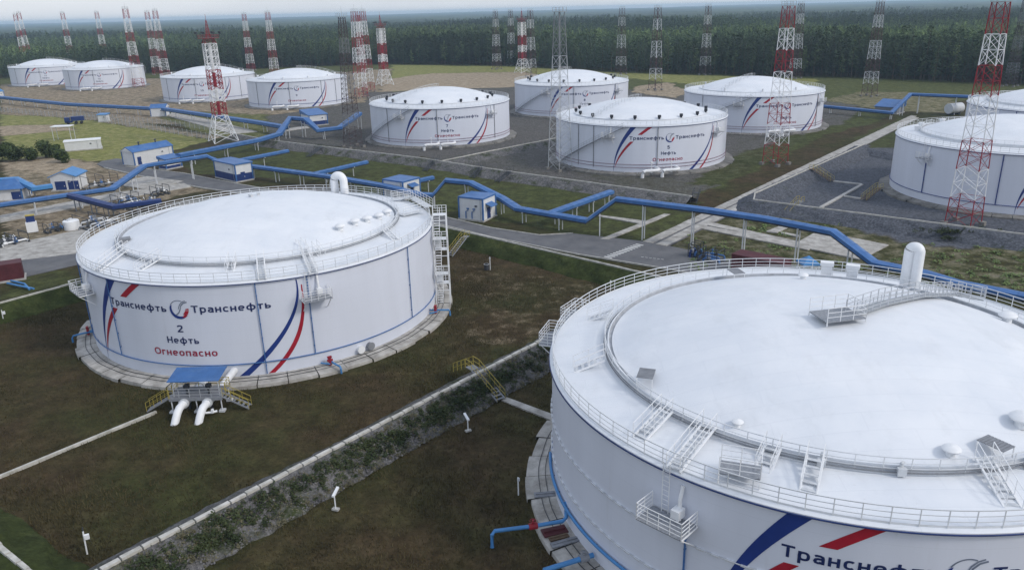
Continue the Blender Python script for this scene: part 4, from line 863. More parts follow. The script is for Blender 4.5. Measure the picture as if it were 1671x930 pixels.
gallery('distant blue gallery running below the row of four far tanks', [(-10,156,3.6),(110,168,3.6),(270,176,3.6),(420,197,3.6),(468,205,3.6)], 2.2, 1.1, 14)
gallery('short blue branch gallery ending over grass beside the blue and white cabin', [(366,264,3.4),(469,244,3.4)], 1.5, .7, 9)
gallery('short blue branch gallery behind the arched hood of tank 2', [(513,281,3.1),(598,262,3.1)], 1.5, .7, 9)
gallery('short blue branch gallery pointing at the foot of tank 7', [(640,301,3.2),(706,287,3.4)], 1.4, .7, 7)
gallery('short blue branch gallery pointing at the white pipes of tank 5', [(897,345,3.0),(997,310,3.0)], 1.7, .7, 6)
gallery('grey blue pipe gallery with a raised span on the far meadow', [(1338,171,2.6),(1455,182,2.6),(1486,152,7),(1640,158,7)], 1.6, .8, 12)
gallery('bright blue zigzag gallery beside the pump house with two blue doors', [(-40,293,4.6),(25,289,4.6),(55,304,3.0),(84,300,3.0)], 1.9, .9, 6, 'grey', 'bluelt')

# ------------------------------------------------------------------ buildings
def house(name, label, cat, A, B, depth, h, roof='gable', rise=1.2, over=.35, wall='bldg', band=None, trim='blue', roof_m='blue', doors=(), side_doors=(), chimneys=(), canopy=False, away=None, group=None):
    a, b = at(*A), at(*B); d = b-a; w = d.length; rz = math.atan2(d.y, d.x)
    root = thing(name, label, cat, a, rz, group)      # local x along the front, y away from the camera
    mb = MB(); mb.obox((0, 0, -.2), (w, 0, 0), (0, depth, 0), (0, 0, h+.2))
    if roof == 'gable_front':
        pass
    mb.build('wall', M[wall], root)
    qb = MB(); qb.box((w/2, depth/2, .0), (w+.5, depth+.5, .36)); qb.build('plinth', M['conc'], root)
    if wall == 'bldg' and roof != 'hip': gb = MB(); gb.box((w*.72, -.05, h*.68), (.7, .12, .5), mi=0); gb.tube([(w*.9, -.08, .2), (w*.9, -.08, h)], .05, 5, mi=1); gb.box((w*.72, -.12, h*.68), (.5, .03, .36), mi=2); gb.build('wall_vent', [M['pale'], M['galv'], M['dark']], root)
    if band: bb = MB(); bb.obox((-.03, -.03, -.2), (w+.06, 0, 0), (0, depth+.06, 0), (0, 0, band+.2)); bb.build('wall_base', M['bluedk'], root)
    for x, y in ((0, 0), (w, 0), (w, depth), (0, depth)) if trim else (): tb = MB(); tb.box((x, y, h/2), (.28, .28, h-.05)); tb.build('corner_trim', M[trim], root)
    rb = MB(); o = over
    if roof == 'flat': rb.obox((-o, -o, h), (w+2*o, 0, 0), (0, depth+2*o, 0), (0, 0, .3))
    elif roof == 'shed': rb.add([(-o, -o, h), (w+o, -o, h), (w+o, depth+o, h), (-o, depth+o, h), (-o, -o, h+.15), (w+o, -o, h+.15), (w+o, depth+o, h+rise), (-o, depth+o, h+rise)], [(0,3,2,1),(4,5,6,7),(0,1,5,4),(1,2,6,5),(2,3,7,6),(3,0,4,7)])
    elif roof == 'gable': rb.add([(-o, -o, h-.1), (w+o, -o, h-.1), (w+o, depth+o, h-.1), (-o, depth+o, h-.1), (-o, depth/2, h+rise), (w+o, depth/2, h+rise)], [(0,1,5,4),(2,3,4,5),(0,4,3),(1,2,5),(0,3,2,1)])
    elif roof == 'gable_front': rb.add([(-o, -o, h), (w/2, -o, h+rise), (w+o, -o, h), (w+o, depth+o, h), (w/2, depth+o, h+rise), (-o, depth+o, h), (-o, -o, h+.18), (w/2, -o, h+rise+.18), (w+o, -o, h+.18), (w+o, depth+o, h+.18), (w/2, depth+o, h+rise+.18), (-o, depth+o, h+.18)], [(6,7,10,11),(7,8,9,10),(0,5,4,1),(1,4,3,2),(0,1,7,6),(1,2,8,7),(3,4,10,9),(4,5,11,10),(2,3,9,8),(5,0,6,11)])
    elif roof == 'hip': rb.add([(-o, -o, h), (w+o, -o, h), (w+o, depth+o, h), (-o, depth+o, h), (w*.3, depth/2, h+rise), (w*.7, depth/2, h+rise)], [(0,1,5,4),(2,3,4,5),(0,4,3),(1,2,5),(0,3,2,1)])
    r = rb.build('roof', M[roof_m], root)
    if roof == 'gable': gb = MB(); [gb.prism([(x, .1, h-.08), (x, depth-.1, h-.08), (x+.02, depth/2, h-.08)], 0) for x in ()]; 
    if roof in ('gable', 'gable_front'):
        gb = MB()
        if roof == 'gable':
            for x in (-.02-over, w+over+.02): gb.add([(x, .0, h-.08), (x, depth, h-.08), (x, depth/2, h+rise-.25)], [(0, 1, 2)])
        else: gb.add([(0, -.0, h-.02), (w, 0, h-.02), (w/2, 0, h+rise-.05), (0, .3, h-.02), (w, .3, h-.02), (w/2, .3, h+rise-.05)], [(0,1,2),(3,5,4),(0,3,4,1),(1,4,5,2),(2,5,3,0)])
        gb.build('gable_wall', M[wall], root)
    for x, ww, hh in doors:
        db = MB(); db.obox((x, -.07, 0), (ww, 0, 0), (0, .1, 0), (0, 0, hh)); dd = db.build('door', M['bluedk'], root); hb = MB(); hb.box((x+ww*.85, -.1, hh*.48), (.12, .08, .25)); hb.build('handle', M['pale'], dd)
    for y, ww, hh in side_doors:
        db = MB(); db.obox((w-.03, y, 0), (.1, 0, 0), (0, ww, 0), (0, 0, hh)); dd = db.build('door', M['bluedk'], root); hb = MB(); hb.box((w+.1, y+ww*.85, hh*.48), (.08, .12, .25)); hb.build('handle', M['pale'], dd)
        if canopy: cb = MB(); cb.add([(w, y-.6, hh+.9), (w, y+ww+.6, hh+.9), (w+1.4, y+ww+.6, hh+.35), (w+1.4, y-.6, hh+.35), (w, y-.6, hh+.98), (w, y+ww+.6, hh+.98), (w+1.4, y+ww+.6, hh+.43), (w+1.4, y-.6, hh+.43)], [(0,1,2,3),(7,6,5,4),(0,4,5,1),(1,5,6,2),(2,6,7,3),(3,7,4,0)]); cb.build('door_canopy', M['blue'], root)
    for x in chimneys:
        cb = MB(); cb.tube([(x, depth/2, h+rise*.5), (x, depth/2, h+rise+.7)], .2, 8); cb.lathe([(.38, h+rise+.65), (.38, h+rise+.8), (.01, h+rise+.95)], 8, c=(x, depth/2)); cb.build('roof_vent', M['dark'], r)
    return root
house('utility_building', 'long white building with a ribbed blue gable roof and two roof vents', 'building', (221,271.5), (284,259), 5.2, 4.0, 'gable', 1.3, chimneys=(4, 9.5), doors=((1, 1.2, 2.4),))
house('utility_hut', 'small white hut with blue roof tucked under the main gallery', 'hut', (272,277), (297,272), 3, 2.7, 'shed', .8, band=.9)
house('switchgear_cabin', 'white and deep blue cabin with flat blue roof under the gallery', 'cabin', (353,289.5), (386.5,297.5), 4.6, 4.3, 'flat', band=1.9, side_doors=((1.3, 1.2, 2.3),))
c3 = house('switchgear_cabin', 'white cabin with blue corner trim and a blue door canopy beside the road', 'cabin', (750,357), (788.7,361.5), 5.0, 4.3, 'flat', over=.12, side_doors=((1.6, 1.3, 2.4),), canopy=True)
pb = MB()
for x in (1.6, 3.0): pb.tube([(x, -.1, .3), (x, -.1, 1.7), (x+.5, -.1, 1.9), (x+.5, -.1, 2.2)], .12, 6); pb.box((x+.5, -.12, 2.3), (.5, .2, .25))
pb.build('wall_pipe', M['blue'], c3)
house('switchgear_cabin', 'white cabin with blue corner trim half hidden behind the railings of tank 2', 'cabin', (627,322), (659,327), 5.5, 3.9, 'flat', over=.12, side_doors=((2, 1.3, 2.4),), canopy=True)
house('pump_house', 'white gabled pump house with two wide deep blue doors', 'building', (86,312), (127,310), 6.5, 3.3, 'gable_front', 1.3, .4, doors=((.9, 2.5, 2.3), (3.9, 2.5, 2.3)), roof_m='bluelt', trim=None)
house('pump_house', 'white house with a blue hip roof at the left edge of the picture', 'building', (-8,329), (38,326), 5.5, 2.7, 'hip', 2.0, .7, doors=((3.8, 2.0, 2.0),), trim='blue')
house('storage_shed', 'low white shed with flat white roof on the meadow', 'shed', (107,247.5), (166,242.5), 4.2, 2.8, 'flat', over=.2, trim=None, roof_m='white')
house('valve_house', 'small building with a single blue sheet roof on the far meadow', 'building', (1427,184), (1463,186.5), 7, 2.2, 'shed', 2.2, trim=None, wall='grey', roof_m='blue')
house('pump_house', 'white and blue pump house between tank 9 and tank 7 with blue shed roof', 'building', (506,206), (535,203), 9, 3.8, 'shed', 1.5, band=1.6, trim='blue')
house('utility_hut', 'white hut with blue gable roof next to the far gallery below tank 10', 'hut', (247,191), (271,190), 6, 3.6, 'gable', 1.4)
house('utility_hut', 'pale hut with light blue roof at the left picture edge below tank 11', 'hut', (-8,163), (8,161), 6, 4.0, 'gable', 1.6, roof_m='bluelt')
house('utility_hut', 'tiny pale blue hut by the chain link fence', 'hut', (161,199.5), (175,199), 3, 2.8, 'shed', .5, roof_m='bluelt', trim=None)
house('site_container', 'long dark red container behind the rear railing of the nearest tank', 'container', (1192,444), (1275,462), 3, 2.7, 'flat', over=.02, wall='rust', roof_m='rust', trim=None)
house('site_container', 'dark red container on the grass at the left picture edge', 'container', (-30,466), (40,455), 2.8, 2.5, 'flat', over=.02, wall='rust', roof_m='rust', trim=None)
def shelter(label, u, v, w, d, h, roof_m, rise, rz=.1, name='open_shelter'):
    p = at(u, v); r_ = thing(name, label, 'shelter', p, rz)
    for x in (-1, 1):
        for y in (-1, 1): mb = MB(); mb.tube([(x*w*.45, y*d*.42, -.1), (x*w*.45, y*d*.42, h)], .1, 4); mb.build('post', M['pale'], r_)
    mb = MB(); mb.add([(-w/2, -d/2, h), (w/2, -d/2, h), (w/2, d/2, h), (-w/2, d/2, h), (-w/2, -d/2, h+.25), (w/2, -d/2, h+.25), (w/2, d/2, h+.25), (-w/2, d/2, h+.25), (-.02*w, 0, h+.25+rise), (.02*w, 0, h+.25+rise)], [(0,3,2,1),(0,1,5,4),(1,2,6,5),(2,3,7,6),(3,0,4,7),(4,5,9,8),(5,6,9),(6,7,8,9),(7,4,8)]); mb.build('roof', M[roof_m], r_)
shelter('open white canopy on tall thin posts above the low shed', 106, 228, 6.5, 4, 4.6, 'white', .05)
shelter('small light blue pyramid roof behind the rear railing of the nearest tank', 1316, 455, 2.6, 2.6, 2.4, 'bluelt', 1.0)

# ------------------------------------------------------------------ stairs over the bunds
def bund_stair(label, top, zt, bot, zb=.05, w=1.0, rail='yellow', m='grey', ext=None, cat='stairs'):
    a, b = at(*top, zt), at(*bot, zb); r_ = thing('bund_stair', label, cat, (b.x, b.y, 0), 0, 'stairs over the bunds'); O = Vector((b.x, b.y, 0))
    stair(r_, b-O, a-O, w, 'flight', m, m, rail, 1.05)
    d = Vector((a.x-b.x, a.y-b.y, 0)).normalized(); nn = Vector((-d.y, d.x, 0))*w/2; ld = MB(); ld.obox(a-O-nn, d*1.2, nn*2, (0, 0, .06)); o = ld.build('landing', M[m], r_); rb = MB()
    for s in (-1, 1):
        rail_line(rb, [a-O+nn*s, a-O+d*1.2+nn*s], 1.05, .035, (.5,), 1)
        if ext: e = Vector((ext*d.x, ext*d.y, 0)); rail_line(rb, [a-O+d*1.2+nn*s, a-O+d*1.2+e+nn*s-Vector((0, 0, 1.5))], 1.05, .04, (.5,), 1)
    rb.build('handrail', M[rail], o)
bund_stair('yellow railed steel stairs over the gravel bund between the two near tanks', (776,603), 1.95, (818,653), .1, 1.05, ext=2.6)
bund_stair('yellow railed stairs climbing the grass bund behind tank 2', (757,388), 1.95, (734,418), .1, 1.0)
bund_stair('yellow railed stairs on the outer face of the grey bund', (1303,330), 1.95, (1284,351), .1, 1.1)
bund_stair('brownish stairs down the inner face of the grey bund to the pale path', (1330,277), 1.95, (1358,296), .1, 1.2, 'yellow', 'wood')
bund_stair('short yellowish stairs from the pale path up to the foundation of the cut-off tank', (1432,308), 1.5, (1409,326), .1, 1.2, 'yellow', 'wood')
for (t, b, l) in (((521,241),(503,256),'dark steps over the gravel bund nearest the dark lattice mast'), ((711,261),(693,279),'dark steps over the gravel bund below the white pipes of tank 7'), ((785,273),(770,290),'dark steps on the gravel bund just before its corner'), ((830,281),(811,297),'dark steps on the gravel bund close to the main gallery hump'), ((1136,316),(1131,332),'dark brown steps at the slab road end of the gravel bund')):
    bund_stair(l, t, 1.6, b, .05, 1.3, 'dark', 'dark')

# ------------------------------------------------------------------ small yard things
def post_marker(label, u, v, h, kind=0, cat='marker post'):
    h *= .88
    p = at(u, v); r_ = thing('marker_post', label, cat, p, random.uniform(-.5, .5), 'white posts in the bunds'); mb = MB(); mb.tube([(0, 0, -.1), (.04*h if kind == 1 else 0, 0, h)], .06, 6); mb.build('pole', M['white'], r_)
    if kind == 0: hb = MB(); hb.obox((-.12, -.2, h), (.24, 0, 0), (0, .9, .35), (0, 0, .14)); hb.build('lamp_head', M['white'], r_); bb = MB(); bb.box((0, 0, .05), (.6, .35, .16)); bb.build('base', M['conc'], r_)
    elif kind == 1: hb = MB(); hb.box((.25, 0, h*.72), (.35, .22, .4)); hb.build('junction_box', M['white'], r_); bb = MB(); bb.tube([(.04*h, 0, h), (.06*h, 0, h+.35)], .05, 5); bb.build('cap', M['dark'], r_)
    else: hb = MB(); hb.box((0, -.08, h*.9), (.22, .08, .3)); hb.build('tag_plate', M['pale'], r_)
post_marker('leaning white post with a white box near the picture corner', 142, 902, 2.3, 1)
post_marker('short white post with slanted lamp head, middle of the dark grass below the gravel bund', 548, 831, 1.5, 0)
post_marker('short white post with slanted lamp head near the steel stairs', 764, 703, 1.4, 0)
post_marker('thin white post on the grass left of tank 2 foundation', 6, 524, 1.9, 1)
post_marker('thin white post at the foot of the grass bund', 800, 440, 2.4, 2)
post_marker('thin white post just behind the rim of the nearest tank', 996, 478, 2.2, 2)
post_marker('thin striped post with a white plate beside the nearest tank foundation', 846, 806, 1.9, 2)
p = at(794, 440); r_ = thing('barrel_bin', 'dark barrel standing at the foot of the grass bund', 'barrel', p); mb = MB(); mb.lathe([(.001, 0), (.35, 0), (.4, .5), (.38, .9), (.42, .95), (.3, .95), (.3, .6), (.001, .6)], 14); mb.build('body', M['dark'], r_); mb = MB(); mb.tube([(0.42*math.cos(a), .42*math.sin(a), .93) for a in np.linspace(0, 6.1, 14)], .03, 4, True); mb.build('rim', M['pale'], r_)
def yard_pipe(label, pts, r, m, valve=None, vm='red', name='fire_pipe'):
    P = [at(u, v, z) for u, v, z in pts]; o = Vector((P[0].x, P[0].y, 0)); r_ = thing(name, label, 'pipe', o); mb = MB(); mb.tube([p-o for p in P], r, 10); mb.build('pipe_run', M[m], r_, math.radians(50))
    if valve is not None:
        i, t = valve; a, b = P[i]-o, P[i+1]-o; c = a.lerp(b, t); d = (b-a).normalized(); vb = MB(); vb.tube([c-d*.35, c+d*.35], r*1.6, 10); vb.tube([c, c+Vector((0, 0, .55))], r*.7, 8); vb.tube([c+Vector((0, 0, .5))+Vector((.25*math.cos(q), .25*math.sin(q), 0)) for q in np.linspace(0, 5.8, 10)], .035, 4, True); vb.build('valve', M[vm], r_)
    return r_
yard_pipe('bright blue pipe with a red valve leaving the nearest tank and ending over grass', [(803,893,-.1),(803,872,.9),(807,866,1.05),(870,858,1.05),(918,850,1.05),(924,844,1.2),(924,818,2.1)], .16, 'bluelt', (3, .0))
yard_pipe('blue pipe with a grey valve at the bottom edge beside the nearest tank', [(885,940,-.1),(888,930,.8),(930,917,.9),(968,905,.9)], .2, 'bluelt', (2, .6), 'grey')
for dz, pts in ((0, [(12,462,.3),(30,466,.3),(55,471,.3)]), (1, [(18,458,.3),(40,463,.3),(48,472,.3)])): yard_pipe('light blue drain pipes in the grass by the dark red container' if dz else 'light blue pipe in the grass by the dark red container, longer of two', pts, .16, 'bluelt')
def manifold(label, u, v, n, L_, seed, ms=('white', 'pale', 'dark'), rz=None, spread=1.0, hh=1.2):
    rd = random.Random(seed); p = at(u, v); r_ = thing('pipe_manifold', label, 'pipework', p, math.atan2(E2.y, E2.x) if rz is None else rz)
    for k in range(n):
        y = (k-(n-1)/2)*spread; z = rd.uniform(.5, hh); x0, x1 = -L_/2+rd.uniform(0, L_*.3), L_/2-rd.uniform(0, L_*.3); mb = MB(); q = rd.uniform(.1, .2)
        mb.tube([(x0, y, -.1), (x0, y, z-.15), (x0+.2, y, z), (x1-.2, y, z), (x1, y, z-.15), (x1, y, -.1)], q, 8); o = mb.build('pipe_run', M[rd.choice(ms)], r_, math.radians(50))
        for j in range(rd.randint(1, 3)):
            x = rd.uniform(x0+.5, x1-.5); vb = MB(); vb.tube([(x-.3, y, z), (x+.3, y, z)], q*1.7, 8); vb.tube([(x, y, z), (x, y, z+rd.uniform(.5, 1.1))], .07, 5); vb.lathe([(.25, z+.62), (.25, z+.7), (.01, z+.72)], 8, c=(x, y)); vb.build('valve', M[rd.choice(('dark', 'grey', 'white', 'blue'))], o)
    fb = MB()
    for x in np.linspace(-L_*.4, L_*.4, 3): fb.box((x, 0, .2), (.3, n*spread, .25)); fb.tube([(x, -n*spread/2, 0), (x, -n*spread/2, hh+1.0)], .07, 4); fb.tube([(x, n*spread/2, 0), (x, n*spread/2, hh+1.0)], .07, 4); fb.tube([(x, -n*spread/2, hh+1.0), (x, n*spread/2, hh+1.0)], .07, 4)
    fb.build('support_frame', M['dark'], r_); return r_
manifold('dense dark pipework under the sloping blue branch gallery', 160, 368, 6, 8, 1, ('dark', 'grey', 'pale'), None, 1.1, 1.5)
manifold('pipework with white valves under the main gallery near the road', 228, 338, 4, 7, 2, ('white', 'grey', 'pale'), None, 1.2)
manifold('low white pipes on the pale yard at the left picture edge', 18, 397, 4, 6, 3, ('white', 'dark'), None, 1.1, .8)
manifold('thin pipe rack on dry soil to the right of the gabled pump house', 165, 306, 3, 9, 4, ('grey', 'dark'), None, 1.4, 2.2)
manifold('black pump skid with two upright stems on the pale yard', 93, 377, 2, 5, 5, ('dark', 'grey'), None, 1.0, .8)
manifold('dark valve cluster by the road at the end of the main gallery rise', 262, 318, 3, 4, 6, ('dark', 'grey', 'white'), None, 1.0, 1.2)
manifold('blue and white valves among weeds beside the long dark red container', 1160, 425, 3, 4, 8, ('blue', 'white'), math.atan2(E1.y, E1.x), 1.0, .9)
manifold('blue valve group at the asphalt edge near the dashed road line', 1135, 417, 2, 3, 9, ('blue', 'bluedk'), None, .8, 1.2)
manifold('pipework beyond the sloping blue branch at the road side', 205, 330, 3, 6, 10, ('white', 'blue', 'grey'), None, 1.2, 1.0)
p = at(118, 373); r_ = thing('squat_tank', 'squat white cylindrical tank on the pale yard', 'small tank', p); mb = MB(); mb.lathe([(1.5, -.1), (1.5, 1.6), (1.3, 1.75), (.001, 1.85)], 24); mb.build('shell', M['white'], r_, math.radians(40)); mb = MB(); mb.lathe([(.35, 1.7), (.35, 2.1), (.001, 2.15)], 12); mb.build('lid', M['pale'], r_)
p = at(54, 378); r_ = thing('control_cabinet', 'white control cabinet with blue panel and yellow top on the pale yard', 'cabinet', p, .5); mb = MB(); mb.box((0, 0, 1), (1.9, 1.3, 2)); mb.build('case', M['white'], r_); mb = MB(); mb.box((0, .2, 2.6), (1.5, .8, 1.2)); mb.build('panel', M['bluedk'], r_); mb = MB(); mb.box((0, .2, 3.3), (1.6, .9, .18)); mb.build('cover', M['yellow'], r_)
p = at(1556, 187); r_ = thing('horizontal_tank', 'small pale horizontal tank in front of the half visible far tank', 'small tank', p, .4); mb = MB(); mb.tube([(-3, 0, 2.2), (-2.6, 0, 2.2), (2.6, 0, 2.2), (3, 0, 2.2)], 1.8, 18); mb.build('shell', M['pale'], r_, math.radians(40)); 
for x in (-1.6, 1.6): mb = MB(); mb.box((x, 0, .5), (.5, 2.6, 1.2)); mb.build('saddle', M['dark'], r_)
p = at(122, 202.5); r_ = thing('flatbed_truck', 'dark blue truck parked by the chain link fence', 'truck', p, .35); mb = MB(); mb.box((-2.4, 0, 1.7), (1.8, 2.2, 2.0)); mb.box((-1.9, 0, 1.0), (2.6, 2.2, .7)); mb.build('cab', M['bluedk'], r_); mb = MB(); mb.box((1.4, 0, 1.35), (4.8, 2.3, .2)); mb.box((1.4, 0, 2.2), (4.7, 2.25, 1.5)); mb.build('cargo_bed', M['bluedk'], r_); mb = MB(); mb.box((-3.32, 0, 2.1), (.06, 1.9, .8)); mb.build('windscreen', M['black'], r_)
for x in (-2.2, .6, 2.6):
    for y in (-1, 1): mb = MB(); mb.tube([(x, y*.8, .5), (x, y*1.1, .5)], .5, 14); mb.build('wheel', M['black'], r_)
# chain link fence
def fence(label, pts, h=2.3, step=3.2):
    P = [at(u, v) for u, v in pts]; r_ = thing('mesh_fence', label, 'fence', P[0]); o = P[0]; pb = MB(); wb = MB()
    for a, b in zip(P, P[1:]):
        n = max(1, int((b-a).length/step))
        for i in range(n): p = a.lerp(b, i/n)-o; q = MB(); pb.box(p+Vector((0, 0, h/2)), (.12, .12, h+.2))
        for z in np.arange(.25, h, .3): wb.tube([a-o+Vector((0, 0, z)), b-o+Vector((0, 0, z))], .022, 3)
        k = int((b-a).length/.9)
        for i in range(k): p = a.lerp(b, i/k)-o; wb.tube([p+Vector((0, 0, .2)), p+Vector((0, 0, h-.1))], .02, 3)
    pb.build('fence_posts', M['galv'], r_); wb.build('mesh_panel', M['galv'], r_)
fence('grey mesh fence running across the meadow to the floodlight tower', [(-20,181),(155,197),(345,229)])
fence('low mesh fence on the meadow below the row of far tanks', [(120,188),(280,205),(350,214)], 2.0)

# ------------------------------------------------------------------ vegetation
def leafy(mb, c, r, n, size, flat_=1.0, rd=random, mi=0):
    for _ in range(n):
        while True:
            d = Vector((rd.uniform(-1, 1), rd.uniform(-1, 1), rd.uniform(-1, 1)))
            if .25 < d.length < 1: break
        p = Vector(c)+Vector((d.x*r[0], d.y*r[1], d.z*r[2])); s = size*rd.uniform(.6, 1.4)
        x = Vector((rd.uniform(-1, 1), rd.uniform(-1, 1), rd.uniform(-.5, .5))).normalized(); y = x.cross(Vector((rd.uniform(-.6, .6), rd.uniform(-.6, .6), 1)).normalized()).normalized()
        mb.add([p-x*s, p+y*s*.6, p+x*s, p-y*s*.6], [(0, 1, 2, 3)], mi)
def tree_mesh(kind, h, seed):
    rd = random.Random(seed); mb = MB(); mb.tube([(0, 0, -.3), (rd.uniform(-.2, .2), rd.uniform(-.2, .2), h*.9)], .2, 5, r2=.04, mi=1)
    if kind == 'spruce':
        R_ = h*.165; k = 250
        for i in range(k):
            t = rd.random()**1.25; z = h*(.12+.88*t); r = R_*(1-t)**.7*rd.uniform(.3, 1.15)+.15; a = rd.uniform(0, 6.28); d = Vector((math.cos(a), math.sin(a), 0)); q = Vector((-d.y, d.x, 0)); s = rd.uniform(.45, .8)*(1.1-.55*t)
            p = d*r+Vector((0, 0, z)); mb.add([p-d*s*.9+Vector((0, 0, .25*s)), p+q*s*.55, p+d*s-Vector((0, 0, .5*s)), p-q*s*.55], [(0, 1, 2, 3)])
    elif kind == 'pine':
        for i in range(9):
            t = i/8; z = h*(.38+.58*t); r = h*.13*(1-abs(t-.35)*.9)*rd.uniform(.7, 1.1); a = rd.uniform(0, 6.28); leafy(mb, (math.cos(a)*r*.6, math.sin(a)*r*.6, z), (r, r, h*.055), 26, .55, rd=rd)
    else:
        for i in range(11):
            t = i/10; z = h*(.25+.68*t); r = h*.15*math.sin(PI*(.18+.74*t))*rd.uniform(.7, 1.15); a = rd.uniform(0, 6.28); leafy(mb, (math.cos(a)*r*.55, math.sin(a)*r*.55, z), (r, r, h*.07), 24, .5, rd=rd)
    return mb.mesh(kind+'_tree', [M[kind], M['trunk']])
SPEC = [('spruce', 19), ('spruce', 16), ('spruce', 21), ('pine', 18), ('pine', 20), ('pine', 16), ('birch', 17), ('birch', 15), ('birch', 19)]
TREES = [tree_mesh(k, h, 100+i) for i, (k, h) in enumerate(SPEC)]
EDGE = [(-1500,640), (-700,600), (-480,610), (-380,606), (-277,624), (-150,655), (-93,657), (6,598), (68,520), (146,455), (188,432), (241,375), (300,338), (420,270), (900,60)]
ex, ey = np.array([e[0] for e in EDGE], float), np.array([e[1] for e in EDGE], float)
edge_y = lambda x: np.interp(x, ex, ey)
lab = {'spruce': 'dark spruce standing in the front edge of the forest', 'pine': 'olive green pine standing in the front edge of the forest', 'birch': 'lighter green leafy tree standing in the front edge of the forest'}
WGT = np.array([.22, .2, .18, .11, .1, .1, .03, .03, .03])
cnt = 0; xs = -470.0
rdt = random.Random(5)
while xs < 330 and cnt < 290:
    for row in range(2):
        x = xs+rdt.uniform(-1.4, 1.4); y = float(edge_y(x))+row*4+rdt.uniform(-1.5, 3); i = int(np.searchsorted(np.cumsum(WGT), rdt.random()*.999)); i = min(i, 8)
        if row == 1 and rdt.random() < .35: continue
        o = link(SPEC[i][0]+'_tree', TREES[i]); o.location = (x, y, -.1); s = rdt.uniform(.72, 1.12); o.scale = (s, s, s*rdt.uniform(.92, 1.1)); o.rotation_euler = (0, 0, rdt.uniform(0, 6.28))
        tag(o, lab[SPEC[i][0]], 'tree', 'trees of the front forest edge: '+SPEC[i][0]); cnt += 1
    xs += 4.6
pts = []; 
def scatter(d0, d1, sp_):
    xs_ = np.arange(-1700, 1400, sp_); ys_ = np.arange(60, d1, sp_); GX, GY = np.meshgrid(xs_, ys_); GX = GX+rng.uniform(-.5, .5, GX.shape)*sp_; GY = GY+rng.uniform(-.5, .5, GY.shape)*sp_
    e = GY-edge_y(GX); d = np.hypot(GX, GY); ang = np.abs(np.arctan2(GX, GY)); k = (e > 6) & (d > d0) & (d <= d1) & (ang < .74)
    return np.stack([GX[k], GY[k]], -1)
A_ = np.concatenate([scatter(300, 800, 3.7), scatter(800, 1200, 5.0), scatter(1200, 1900, 7.5)])
A_ = A_[wob(A_[:, 0], A_[:, 1], 60, 3)+wob(A_[:, 0], A_[:, 1], 23, 1)*.5+rng.uniform(-.3, .9, len(A_)) > -.65]
fm = bpy.data.meshes.new('forest'); fm.vertices.add(len(A_)); fm.vertices.foreach_set('co', np.concatenate([A_, np.full((len(A_), 1), -.2)], 1).astype(np.float32).ravel())
tall = wob(A_[:, 0], A_[:, 1], 45, 2)*.16+wob(A_[:, 0], A_[:, 1], 150, 6)*.2; dep = A_[:, 1]-edge_y(A_[:, 0]); sc_ = (rng.uniform(.6, 1.18, len(A_))+tall*1.3)
stand = wob(A_[:, 0], A_[:, 1], 70, 7)+.5*wob(A_[:, 0], A_[:, 1], 31, 4)     # stands of birch among the conifers
conif = rng.choice(6, len(A_)); bir = 6+rng.choice(3, len(A_)); idx = np.where(stand+rng.uniform(-.5, .5, len(A_))+np.interp(dep, [0, 50, 130, 420, 650], [-.6, -.4, .35, .3, -.3]) > .25, bir, conif)
tone = .42*wob(A_[:, 0], A_[:, 1]*.5, 37, 5)+.5*wob(A_[:, 0], A_[:, 1]*.45, 120, 9)+np.interp(dep, [0, 50, 110, 420, 650, 1200], [-.38, -.3, .22, .3, -.12, -.1])     # random stand tones, plus shaded front and sunlit tops painted in by depth
for n_, t_, d_ in (('tone', 'FLOAT', tone.astype(np.float32)), ('size', 'FLOAT', sc_.astype(np.float32)), ('pick', 'INT', idx.astype(np.int32)), ('turn', 'FLOAT', rng.uniform(0, 6.28, len(A_)).astype(np.float32))):
    q = fm.attributes.new(n_, t_, 'POINT'); q.data.foreach_set('value', d_)
PC = bpy.data.collections.new('forest_kinds')
for i, me_ in enumerate(TREES): o = bpy.data.objects.new('forest_kind_%02d' % i, me_); PC.objects.link(o)
ng = bpy.data.node_groups.new('forest_scatter', 'GeometryNodeTree'); ng.interface.new_socket('Geometry', in_out='INPUT', socket_type='NodeSocketGeometry'); ng.interface.new_socket('Geometry', in_out='OUTPUT', socket_type='NodeSocketGeometry')
gn = ng.nodes.new; gi, go = gn('NodeGroupInput'), gn('NodeGroupOutput'); ci = gn('GeometryNodeCollectionInfo'); ci.inputs['Collection'].default_value = PC; ci.inputs['Separate Children'].default_value = True; ci.inputs['Reset Children'].default_value = True
ip = gn('GeometryNodeInstanceOnPoints'); ip.inputs['Pick Instance'].default_value = True
def na(n_, t_): q = gn('GeometryNodeInputNamedAttribute'); q.data_type = t_; q.inputs['Name'].default_value = n_; return q.outputs['Attribute']
cx = gn('ShaderNodeCombineXYZ'); gl = ng.links.new; gl(na('turn', 'FLOAT'), cx.inputs['Z']); e2r = gn('FunctionNodeEulerToRotation'); gl(cx.outputs[0], e2r.inputs[0])
gl(gi.outputs[0], ip.inputs['Points']); gl(ci.outputs[0], ip.inputs['Instance']); gl(na('pick', 'INT'), ip.inputs['Instance Index']); gl(e2r.outputs[0], ip.inputs['Rotation']); gl(na('size', 'FLOAT'), ip.inputs['Scale']); gl(ip.outputs[0], go.inputs[0])
fo = link('forest', fm); md = fo.modifiers.new('scatter', 'NODES'); md.node_group = ng; tag(fo, 'dense mixed forest stretching behind the tank farm', 'forest', kind='stuff')
